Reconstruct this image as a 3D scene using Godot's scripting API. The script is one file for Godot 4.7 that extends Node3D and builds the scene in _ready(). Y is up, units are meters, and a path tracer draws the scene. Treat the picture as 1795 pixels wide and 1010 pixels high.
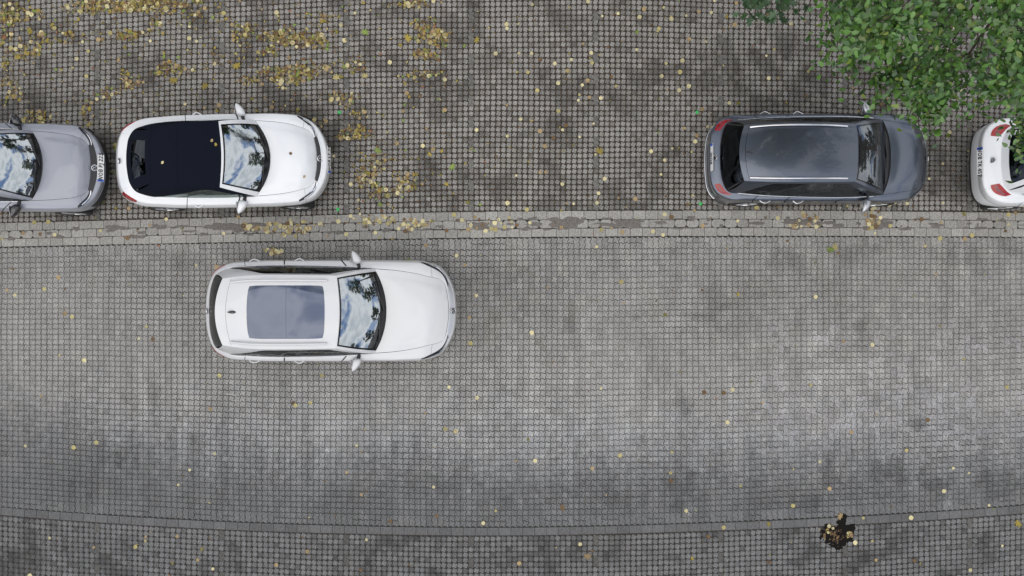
extends Node3D
# An aerial view, straight down, of a paved street with parked cars under trees.
# World: x to the right of the picture, z towards its lower edge, y up, metres.

const EYE := 14.53            # height of the camera above the paving
const PPM := 86.0             # photograph pixels per metre at ground level
const MX := 897.5
const MY := 505.0

var rng := RandomNumberGenerator.new()
var noise_a := FastNoiseLite.new()
var noise_b := FastNoiseLite.new()
var noise_c := FastNoiseLite.new()
var noise_d := FastNoiseLite.new()
var M := {}
var used_names := {}

# ------------------------------------------------------------------ basics
func at(px: float, py: float, h := 0.0) -> Vector3:
	var k := (1.0 - h / EYE) / PPM
	return Vector3((px - MX) * k, h, (py - MY) * k)

func lin(r: float, g: float, b: float, a := 1.0) -> Color:
	var c := Color(r, g, b).linear_to_srgb()
	c.a = a
	return c

func numbered(n: String) -> String:
	if not used_names.has(n):
		used_names[n] = 0
		return n
	used_names[n] += 1
	return "%s_%03d" % [n, used_names[n]]

func tag(o: Node, label: String, category: String, group := "", kind := "") -> void:
	if label != "": o.set_meta("label", label)
	if category != "": o.set_meta("category", category)
	if group != "": o.set_meta("group", group)
	if kind != "": o.set_meta("kind", kind)

func base(called: String, where := Vector3.ZERO, turn := 0.0) -> Node3D:
	var o := Node3D.new()
	o.name = numbered(called)
	add_child(o)
	o.position = where
	o.rotation.y = turn
	return o

func put(parent: Node, called: String, mesh: Mesh, m: Material, pos := Vector3.ZERO, rot := Vector3.ZERO) -> MeshInstance3D:
	var o := MeshInstance3D.new()
	o.name = numbered(called) if parent == self else called
	o.mesh = mesh
	o.material_override = m
	o.position = pos
	o.rotation = rot
	parent.add_child(o, true)
	return o

func mat(called: String, c: Color, rough := 0.6, metal := 0.0, coat := 0.0) -> StandardMaterial3D:
	var m := StandardMaterial3D.new()
	m.resource_name = called
	m.albedo_color = c
	m.roughness = rough
	m.metallic = metal
	if coat > 0.0:
		m.clearcoat_enabled = true
		m.clearcoat = coat
		m.clearcoat_roughness = 0.03
	M[called] = m
	return m

func arrays(v: PackedVector3Array, n: PackedVector3Array, idx: PackedInt32Array, col = null, uv = null) -> ArrayMesh:
	var a := []
	a.resize(Mesh.ARRAY_MAX)
	a[Mesh.ARRAY_VERTEX] = v
	a[Mesh.ARRAY_NORMAL] = n
	a[Mesh.ARRAY_INDEX] = idx
	if col != null: a[Mesh.ARRAY_COLOR] = col
	if uv != null: a[Mesh.ARRAY_TEX_UV] = uv
	var m := ArrayMesh.new()
	m.add_surface_from_arrays(Mesh.PRIMITIVE_TRIANGLES, a)
	return m

# smooth normals from faces; the winding here is Godot's clockwise one
func smooth(v: PackedVector3Array, idx: PackedInt32Array) -> PackedVector3Array:
	var n := PackedVector3Array()
	n.resize(v.size())
	for i in range(0, idx.size(), 3):
		var a := idx[i]; var b := idx[i + 1]; var c := idx[i + 2]
		var f := (v[c] - v[a]).cross(v[b] - v[a])
		n[a] += f; n[b] += f; n[c] += f
	for i in n.size():
		n[i] = n[i].normalized() if n[i].length_squared() > 1e-18 else Vector3.UP
	return n

# ------------------------------------------------------------------ shapes
class Bag:
	var v := PackedVector3Array()
	var n := PackedVector3Array()
	var c := PackedColorArray()
	var i := PackedInt32Array()

func bag_mesh(b: Bag) -> ArrayMesh:
	return arrays(b.v, b.n, b.i, b.c if b.c.size() == b.v.size() and b.c.size() > 0 else null)

# a sheet sampled from f(u, v), pushed out by off, with edges that fold in by thick; centre: a point on its inner side
func sheet(f: Callable, nu: int, nv: int, inner: Callable, off := 0.0, thick := 0.0) -> ArrayMesh:
	var v := PackedVector3Array()
	for j in nv + 1:
		for i in nu + 1:
			v.append(f.call(float(i) / nu, float(j) / nv))
	var idx := PackedInt32Array()
	for j in nv:
		for i in nu:
			var a := j * (nu + 1) + i
			idx.append_array([a, a + 1, a + nu + 2, a, a + nu + 2, a + nu + 1])
	var n := smooth(v, idx)
	var s := 0.0
	for i in v.size():
		s += n[i].dot(v[i] - inner.call(v[i]))
	if s < 0.0:
		for i in range(0, idx.size(), 3):
			var t := idx[i + 1]
			idx[i + 1] = idx[i + 2]
			idx[i + 2] = t
		for i in n.size(): n[i] = -n[i]
	if off != 0.0:
		for i in v.size(): v[i] += n[i] * off
	if thick > 0.0:
		var rim := []
		for i in nu: rim.append(i)
		for j in nv: rim.append(j * (nu + 1) + nu)
		for i in range(nu, 0, -1): rim.append(nv * (nu + 1) + i)
		for j in range(nv, 0, -1): rim.append(j * (nu + 1))
		var mid := Vector3.ZERO
		for k in rim: mid += v[k]
		mid /= rim.size()
		for q in rim.size():
			var a: int = rim[q]
			var b: int = rim[(q + 1) % rim.size()]
			var p0 := v[a]; var p1 := v[b]
			var p2 := p1 - n[b] * thick; var p3 := p0 - n[a] * thick
			var fn := (p2 - p0).cross(p1 - p0)
			if fn.length_squared() < 1e-16: continue
			fn = fn.normalized()
			var o := v.size()
			var flip := fn.dot((p0 + p1) * 0.5 - mid) < 0.0
			v.append_array([p0, p1, p2, p3])
			if flip: fn = -fn
			n.append_array([fn, fn, fn, fn])
			if flip: idx.append_array([o, o + 2, o + 1, o, o + 3, o + 2])
			else: idx.append_array([o, o + 1, o + 2, o, o + 2, o + 3])
	return arrays(v, n, idx)

func tube(pts: Array, r0: float, r1 := -1.0, sides := 7, squash := 1.0) -> ArrayMesh:
	if r1 < 0.0: r1 = r0
	var v := PackedVector3Array()
	var n := PackedVector3Array()
	var idx := PackedInt32Array()
	var last := pts.size() - 1
	for k in pts.size():
		var p: Vector3 = pts[k]
		var d: Vector3 = (pts[mini(k + 1, last)] - pts[maxi(k - 1, 0)]).normalized()
		var side := d.cross(Vector3.UP)
		if side.length() < 0.05: side = d.cross(Vector3.RIGHT)
		side = side.normalized()
		var up := side.cross(d).normalized()
		var r := lerpf(r0, r1, float(k) / last)
		for q in sides:
			var a := TAU * q / sides
			var e := side * cos(a) + up * sin(a) * squash
			v.append(p + e * r)
			n.append(e.normalized())
	for k in last:
		for q in sides:
			var a := k * sides + q
			var b := k * sides + (q + 1) % sides
			idx.append_array([a, b, b + sides, a, b + sides, a + sides])
	for e in [0, last]:
		var c := v.size()
		var d: Vector3 = (pts[0] - pts[1]).normalized() if e == 0 else (pts[last] - pts[last - 1]).normalized()
		v.append(pts[e]); n.append(d)
		for q in sides:
			v.append(v[e * sides + q]); n.append(d)
		for q in sides:
			var a := c + 1 + q
			var b := c + 1 + (q + 1) % sides
			if e == 0: idx.append_array([c, b, a])
			else: idx.append_array([c, a, b])
	# make the winding agree with the normals
	for i in range(0, idx.size(), 3):
		var f := (v[idx[i + 2]] - v[idx[i]]).cross(v[idx[i + 1]] - v[idx[i]])
		if f.dot(n[idx[i]]) < 0.0:
			var t := idx[i + 1]
			idx[i + 1] = idx[i + 2]
			idx[i + 2] = t
	return arrays(v, n, idx)

# a rounded block: a superellipsoid of that size
func blob(size: Vector3, e := 0.35, nu := 20, nv := 12) -> ArrayMesh:
	var v := PackedVector3Array()
	var idx := PackedInt32Array()
	for j in nv + 1:
		var b := -PI / 2 + PI * j / nv
		for i in nu:
			var a := TAU * i / nu
			var cb := pw(cos(b), e)
			v.append(Vector3(cb * pw(cos(a), e), pw(sin(b), e), cb * pw(sin(a), e)) * size * 0.5)
	for j in nv:
		for i in nu:
			var p := j * nu + i
			var q := j * nu + (i + 1) % nu
			idx.append_array([p, q + nu, q, p, p + nu, q + nu])
	var n := smooth(v, idx)
	if n[nu * nv / 2].dot(v[nu * nv / 2]) < 0.0:
		for i in range(0, idx.size(), 3):
			var t := idx[i + 1]; idx[i + 1] = idx[i + 2]; idx[i + 2] = t
		for i in n.size(): n[i] = -n[i]
	return arrays(v, n, idx)

func pw(x: float, e: float) -> float:
	return signf(x) * pow(absf(x), e)

# turned about the z axis: profile of (radius, z)
func lathe(prof: Array, sides := 32) -> ArrayMesh:
	var f := func(u: float, w: float) -> Vector3:
		var t: float = w * (prof.size() - 1)
		var k := mini(int(t), prof.size() - 2)
		var p: Vector2 = prof[k].lerp(prof[k + 1], t - k)
		return Vector3(cos(u * TAU) * p.x, sin(u * TAU) * p.x, p.y)
	return sheet(f, sides, prof.size() - 1, func(p): return Vector3.ZERO)

# ------------------------------------------------------------------ curves
func ext(p: Array, closed_mirror := true) -> Array:
	var q := p.duplicate()
	var a: Vector3 = p[1]
	var b: Vector3 = p[p.size() - 2]
	if closed_mirror:
		a.z = -a.z; b.z = -b.z
	else:
		a = 2.0 * p[0] - p[1]; b = 2.0 * p[p.size() - 1] - p[p.size() - 2]
	q.push_front(a)
	q.push_back(b)
	return q

func crv(q: Array, s: float) -> Vector3:
	var i := clampi(int(floor(s)), 0, q.size() - 4)
	var t := s - i
	var p0: Vector3 = q[i]; var p1: Vector3 = q[i + 1]; var p2: Vector3 = q[i + 2]; var p3: Vector3 = q[i + 3]
	var d01 := maxf(0.001, p0.distance_to(p1)); var d12 := maxf(0.001, p1.distance_to(p2)); var d23 := maxf(0.001, p2.distance_to(p3))
	return p1.cubic_interpolate_in_time(p2, p0, p3, t, d12, -d01, d12 + d23)

func mirror(p: Vector3, s: float) -> Vector3:
	return Vector3(p.x, p.y, p.z * s)

func coons(a: Callable, b: Callable, l: Callable, r: Callable, u: float, v: float) -> Vector3:
	var a0: Vector3 = a.call(0.0); var a1: Vector3 = a.call(1.0); var b0: Vector3 = b.call(0.0); var b1: Vector3 = b.call(1.0)
	var s: Vector3 = a.call(u) * (1.0 - v) + b.call(u) * v + l.call(v) * (1.0 - u) + r.call(v) * u
	return s - (a0 * (1.0 - u) * (1.0 - v) + a1 * u * (1.0 - v) + b0 * (1.0 - u) * v + b1 * u * v)

# ------------------------------------------------------------------ the paving
const X0 := -12.6
const X1 := 12.6
var band_top := [[-400, 401], [0, 391], [450, 380], [850, 371], [1350, 369], [1795, 373], [2200, 380]]
var band_low := [[-400, 442], [0, 433], [450, 424], [850, 417], [1350, 414], [1795, 415.5], [2200, 420]]
var kerb_top := [[-400, 850], [0, 889], [300, 910], [560, 920.5], [900, 925], [1300, 915], [1600, 900], [1795, 886], [2200, 852]]

# where a kerb line runs: z at x, from a few surveyed points
func line_z(pts: Array, x: float) -> float:
	var px := x * PPM + MX
	var k := 0
	while k < pts.size() - 2 and px > pts[k + 1][0]: k += 1
	var a: Array = pts[maxi(k - 1, 0)]; var b: Array = pts[k]; var c: Array = pts[k + 1]; var d: Array = pts[mini(k + 2, pts.size() - 1)]
	var h: float = c[0] - b[0]
	var t: float = (px - b[0]) / h
	var m0: float = (float(c[1]) - a[1]) / maxf(1.0, float(c[0]) - a[0]) * h
	var m1: float = (float(d[1]) - b[1]) / maxf(1.0, float(d[0]) - b[0]) * h
	var t2 := t * t; var t3 := t2 * t
	var y: float = (2 * t3 - 3 * t2 + 1) * b[1] + (t3 - 2 * t2 + t) * m0 + (-2 * t3 + 3 * t2) * c[1] + (t3 - t2) * m1
	return (y - MY) / PPM

# outline of a stone seen from above, counter-clockwise in (x, z) seen from below: a list of Vector2 round the middle
func wavy_outline(w: float, d: float, joint: float, units_x := 1, units_z := 1) -> Array:
	var out := []
	var amp := 0.0135
	var hw := w * 0.5; var hd := d * 0.5
	var steps := [0.0, 0.12, 0.28, 0.5, 0.72, 0.88]
	var e := joint * 0.5
	for q in units_x:
		for t in steps:
			out.append(Vector2(-hw + w * (q + t) / units_x, -hd - amp * sin(TAU * t) + e))
	for q in units_z:
		for t in steps:
			out.append(Vector2(hw + amp * sin(TAU * t) - e, -hd + d * (q + t) / units_z))
	for q in units_x:
		for t in steps:
			out.append(Vector2(hw - w * (q + t) / units_x, hd + amp * sin(TAU * t) - e))
	for q in units_z:
		for t in steps:
			out.append(Vector2(-hw - amp * sin(TAU * t) + e, hd - d * (q + t) / units_z))
	# pull the corners in so that the joint stays even there
	for i in out.size():
		var p: Vector2 = out[i]
		out[i] = Vector2(clampf(p.x, -hw - amp + e, hw + amp - e), clampf(p.y, -hd - amp + e, hd + amp - e))
	var n: int = steps.size()
	var corners := [0, n * units_x, n * (units_x + units_z), n * (2 * units_x + units_z)]
	for c in corners:
		var p: Vector2 = out[c]
		out[c] = Vector2(signf(p.x) * (hw - e * 1.2), signf(p.y) * (hd - e * 1.2))
	return out

func square_outline(w: float, d: float, cut: float) -> Array:
	var a := w * 0.5; var b := d * 0.5
	return [Vector2(-a + cut, -b), Vector2(a - cut, -b), Vector2(a, -b + cut), Vector2(a, b - cut), Vector2(a - cut, b), Vector2(-a + cut, b), Vector2(-a, b - cut), Vector2(-a, -b + cut)]

# a template: flat top, worn edge, sides going down; corners tinted one by one by add_stone
func stone_template(outline: Array, edge: float, deep: float) -> Dictionary:
	var n := outline.size()
	var v := PackedVector3Array()
	var nn := PackedVector3Array()
	var idx := PackedInt32Array()
	v.append(Vector3.ZERO); nn.append(Vector3.UP)
	for p in outline:
		v.append(Vector3(p.x, 0, p.y) - Vector3(p.x, 0, p.y).normalized() * edge); nn.append(Vector3.UP)
	for q in n:
		idx.append_array([0, 1 + q, 1 + (q + 1) % n])
	var o := v.size()
	for q in n:
		var p: Vector2 = outline[q]
		var t: Vector2 = (outline[(q + 1) % n] - outline[(q + n - 1) % n]).normalized()
		var out := Vector3(t.y, 0, -t.x)
		v.append(v[1 + q]); nn.append((out + Vector3.UP * 1.2).normalized())
		v.append(Vector3(p.x, -edge * 0.9, p.y)); nn.append((out * 1.6 + Vector3.UP * 0.6).normalized())
		v.append(Vector3(p.x, -deep, p.y)); nn.append(out)
	for q in n:
		var a := o + q * 3
		var b := o + ((q + 1) % n) * 3
		idx.append_array([a, a + 1, b, b, a + 1, b + 1, a + 1, a + 2, b + 1, b + 1, a + 2, b + 2])
	# wind clockwise as seen from outside
	for i in range(0, idx.size(), 3):
		var f := (v[idx[i + 2]] - v[idx[i]]).cross(v[idx[i + 1]] - v[idx[i]])
		if f.dot(nn[idx[i]] + nn[idx[i + 1]] + nn[idx[i + 2]]) < 0.0:
			var t := idx[i + 1]; idx[i + 1] = idx[i + 2]; idx[i + 2] = t
	return {"v": v, "n": nn, "i": idx}

# how far stains, yard dirt and the darker lower road change the stone colour: a map of the ground, in steps of 5 photograph pixels
const FW := 420
const FH := 236
var stain_tone_map := PackedFloat32Array()

func make_stain_tone_map() -> void:
	stain_tone_map.resize(FW * FH)
	for j in FH:
		var py := -85.0 + j * 5.0
		for i in FW:
			var px := -150.0 + i * 5.0
			var z := (py - MY) / PPM; var x := (px - MX) / PPM
			if z > line_z(band_low, x) - 0.08 and z < line_z(kerb_top, x) + 0.08: stain_tone_map[j * FW + i] = road_stain_tone(px, py)
			else: stain_tone_map[j * FW + i] = yard_stain(px, py)

func stain_tone(x: float, z: float) -> float:
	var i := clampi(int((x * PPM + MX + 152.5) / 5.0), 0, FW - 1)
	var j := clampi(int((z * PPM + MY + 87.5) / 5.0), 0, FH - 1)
	return stain_tone_map[j * FW + i]

func add_stone(b: Bag, t: Dictionary, x: Transform3D, c: Color, mottle := 0.05, toned := false) -> void:
	var o := b.v.size()
	var tv: PackedVector3Array = t.v
	var tn: PackedVector3Array = t.n
	var ti: PackedInt32Array = t.i
	b.v.append_array(x * tv)
	var bs := x.basis
	for k in tn.size():
		b.n.append(bs * tn[k])
		var g := 1.0 + rng.randf_range(-mottle, mottle)
		if toned: g *= stain_tone(b.v[o + k].x, b.v[o + k].z)
		b.c.append(Color(c.r * g, c.g * g, c.b * g))
	var ii := PackedInt32Array()
	ii.resize(ti.size())
	for k in ti.size(): ii[k] = ti[k] + o
	b.i.append_array(ii)

var tinted := {}
# a stone as a node of its own: alike stones share one of a few tinted meshes
func lone_stone(parent: Node, called: String, key: String, t: Dictionary, x: Transform3D, c: Color) -> void:
	var level := clampi(int(round((c.r + c.g + c.b) / 3.0 / 0.02)), 1, 30)
	var warm := clampi(int(round((c.r / maxf(c.b, 0.01) - 1.0) / 0.06)), -1, 3)
	var k := "%s_%d_%d" % [key, level, warm]
	if not tinted.has(k):
		var b := Bag.new()
		var g := level * 0.02
		add_stone(b, t, Transform3D.IDENTITY, Color(g * (1.0 + 0.03 * warm), g * (1.0 + 0.01 * warm), g * (1.0 - 0.03 * warm)), 0.06)
		tinted[k] = bag_mesh(b)
	var o := MeshInstance3D.new()
	o.name = called
	o.mesh = tinted[k]
	o.material_override = M.stone
	o.transform = x
	parent.add_child(o, true)

func laid(x: float, z: float, slope: float, turn := 0.0, loose := 1.0) -> Transform3D:
	var b := Basis(Vector3.UP, turn - slope + rng.randf_range(-0.022, 0.022) * loose)
	b = Basis(Vector3(1, 0, 0), rng.randf_range(-0.012, 0.012) * loose) * Basis(Vector3(0, 0, 1), rng.randf_range(-0.012, 0.012) * loose) * b
	return Transform3D(b, Vector3(x + rng.randf_range(-0.0012, 0.0012) * loose, rng.randf_range(-0.0022, 0.0018) * loose, z + rng.randf_range(-0.0012, 0.0012) * loose))

# stains, worn places and broad paler zones, as seen: middle, half size (photograph pixels), how much of the stone's colour is left, raggedness
var road_marks := [
	[930, 520, 75, 75, 0.86], [1120, 515, 110, 75, 1.07], [1250, 530, 30, 60, 0.83], [1310, 520, 40, 70, 0.86],
	[1190, 705, 30, 26, 0.72], [1165, 650, 22, 60, 0.87], [1195, 780, 22, 70, 0.78], [1190, 855, 34, 45, 0.66], [985, 860, 90, 30, 0.86], [760, 850, 120, 22, 0.88],
	[1610, 742, 16, 17, 0.55], [1535, 700, 20, 20, 0.8], [1480, 790, 40, 30, 0.84], [1560, 830, 60, 26, 0.72], [1640, 850, 40, 30, 0.65], [1740, 850, 60, 40, 0.7],
	[1500, 440, 60, 22, 0.78], [1700, 455, 60, 30, 0.78], [1770, 430, 30, 22, 0.72], [1390, 460, 40, 25, 0.82], [1440, 500, 25, 50, 0.88], [1510, 570, 14, 14, 0.62],
	[1780, 515, 30, 6, 0.7], [1455, 830, 20, 40, 0.75], [1360, 880, 40, 20, 0.75], [1420, 880, 30, 26, 0.7],
	[100, 530, 16, 110, 1.1], [330, 720, 26, 70, 1.14], [255, 710, 14, 40, 1.18], [315, 800, 20, 60, 1.12], [60, 690, 60, 30, 1.1], [230, 745, 60, 8, 1.2],
	[130, 850, 130, 40, 0.88], [400, 860, 60, 40, 0.88], [1150, 690, 430, 150, 1.15], [700, 715, 260, 80, 1.1], [1560, 660, 230, 130, 1.06], [270, 690, 14, 30, 0.75], [345, 775, 18, 22, 0.78], [205, 800, 50, 20, 0.75],
	[600, 870, 60, 30, 0.9], [880, 870, 40, 30, 0.84], [1080, 880, 60, 25, 0.84],
	[750, 436, 9, 16, 1.2], [1205, 890, 6, 34, 1.4], [1215, 890, 9, 9, 1.35], [900, 780, 200, 60, 1.05], [1100, 760, 120, 60, 1.06], [1500, 640, 150, 50, 1.06], [1540, 540, 16, 40, 1.12], [1700, 680, 110, 60, 1.06], [1660, 850, 10, 70, 1.25],
	[480, 520, 30, 20, 0.84], [860, 480, 60, 30, 0.85], [840, 590, 30, 30, 0.84], [1000, 565, 14, 30, 0.7], [1115, 555, 12, 10, 0.72], [1265, 545, 20, 14, 0.68], [1220, 555, 18, 8, 0.74],
	[100, 480, 60, 30, 0.93], [240, 490, 70, 26, 0.9], [200, 470, 40, 20, 0.86], [320, 455, 60, 20, 0.86],
]
var yard_marks := [
	[790, 60, 50, 45, 0.62], [830, 40, 24, 30, 0.7], [700, 10, 40, 14, 0.66], [590, 130, 30, 16, 0.78], [530, 200, 40, 20, 0.76], [470, 175, 40, 20, 0.74], [860, 100, 30, 30, 0.72],
	[1040, 40, 40, 16, 0.84], [1200, 20, 60, 26, 0.78], [1110, 80, 50, 26, 0.84], [1340, 190, 60, 26, 0.6], [1420, 140, 50, 30, 0.66], [1400, 90, 40, 26, 0.78], [1300, 160, 30, 20, 0.74],
	[960, 165, 40, 20, 0.8], [980, 215, 50, 18, 0.84], [1110, 210, 30, 12, 0.8], [760, 290, 50, 30, 0.8], [700, 260, 50, 30, 0.82], [860, 240, 40, 30, 0.84], [1130, 300, 50, 40, 0.86], [1000, 320, 60, 20, 0.84],
	[60, 50, 90, 30, 0.72], [200, 100, 80, 24, 0.84], [280, 95, 30, 16, 0.7], [380, 175, 50, 24, 0.74], [250, 150, 60, 24, 0.82], [600, 260, 20, 60, 0.72], [120, 180, 80, 24, 0.78], [440, 100, 30, 18, 0.82],
	[745, 315, 9, 16, 1.35], [1680, 260, 80, 60, 0.72], [1660, 330, 50, 30, 0.74],
	[150, 960, 120, 50, 0.86], [620, 965, 60, 30, 0.82], [880, 985, 80, 26, 0.8], [1050, 970, 60, 24, 0.8], [1500, 985, 60, 26, 0.84], [1700, 990, 60, 30, 0.86], [50, 990, 80, 40, 0.8],
]

func mark_factor(marks: Array, px: float, py: float) -> float:
	var f := 1.0
	var rag := noise_b.get_noise_2d(px * 1.1, py * 1.1)
	for m in marks:
		var dx: float = (px - m[0]) / m[2]
		var dy: float = (py - m[1]) / m[3]
		if absf(dx) > 1.7 or absf(dy) > 1.7: continue
		var r := sqrt(dx * dx + dy * dy) + rag * 0.8
		if r < 1.0:
			var s := clampf((1.0 - r) * 1.7, 0.0, 1.0)
			f *= lerpf(1.0, m[4], s)
	return f

func road_stain_tone(px: float, py: float) -> float:
	var g := 1.0 + 0.10 * noise_a.get_noise_2d(px, py) + 0.10 * noise_b.get_noise_2d(px * 1.6, py * 1.2) + 0.19 * noise_b.get_noise_2d(px * 1.5 + 60.0, py * 0.14) + 0.10 * noise_c.get_noise_2d(px * 4.0, py * 4.0)
	g *= mark_factor(road_marks, px, py)
	# stone colour darkens towards the lower kerb, over a ragged edge, sooner on the left
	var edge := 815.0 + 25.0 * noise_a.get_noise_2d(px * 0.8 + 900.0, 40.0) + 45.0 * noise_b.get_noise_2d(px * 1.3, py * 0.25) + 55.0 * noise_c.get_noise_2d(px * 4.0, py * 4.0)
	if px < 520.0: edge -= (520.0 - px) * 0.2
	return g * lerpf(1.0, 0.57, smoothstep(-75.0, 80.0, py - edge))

func yard_stain(px: float, py: float) -> float:
	var g := 1.0
	var d := noise_a.get_noise_2d(px * 1.3 + 300.0, py * 1.3) + 0.6 * noise_b.get_noise_2d(px * 0.8, py * 0.8 + 70.0)
	if d > 0.08: g *= lerpf(1.0, 0.56, clampf((d - 0.08) * 2.6, 0.0, 1.0))
	return g * mark_factor(yard_marks, px, py)

func road_tone(x: float, z: float) -> Color:
	var px := x * PPM + MX; var py := z * PPM + MY
	var g := 0.345 * (1.0 + rng.randf_range(-0.07, 0.07))
	if rng.randf() < 0.05: g *= rng.randf_range(0.78, 1.18)
	var w := 0.05 + 0.03 * noise_b.get_noise_2d(py * 0.7, px * 0.7) - 0.055 * smoothstep(600.0, 860.0, py)
	return Color(g * (1.0 + w), g * (1.0 + w * 0.4), g * (1.0 - w * 0.6))

func yard_tone(x: float, z: float) -> Color:
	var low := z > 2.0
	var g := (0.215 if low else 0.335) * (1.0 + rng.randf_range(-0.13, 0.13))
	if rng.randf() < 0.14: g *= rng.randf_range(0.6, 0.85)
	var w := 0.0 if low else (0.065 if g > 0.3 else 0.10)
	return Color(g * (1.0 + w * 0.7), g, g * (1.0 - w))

# the courses were laid by hand and have settled: they waver a little
func sway(px: float, py: float) -> Vector3:
	return Vector3(0.017 * noise_d.get_noise_2d(px, py + 200.0), 0.0, 0.02 * noise_d.get_noise_2d(px + 500.0, py)) * clampf(minf(absf(py - 424.0), absf(py - 915.0)) / 60.0, 0.0, 1.0)

func in_puddle(x: float, z: float) -> bool:
	var px := x * PPM + MX; var py := z * PPM + MY
	var r := Vector2((px - 1467.0) / 24.0, (py - 936.0) / 22.0).length()
	return r + noise_c.get_noise_2d(px * 6.0, py * 6.0) * 0.35 < 1.0

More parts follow.
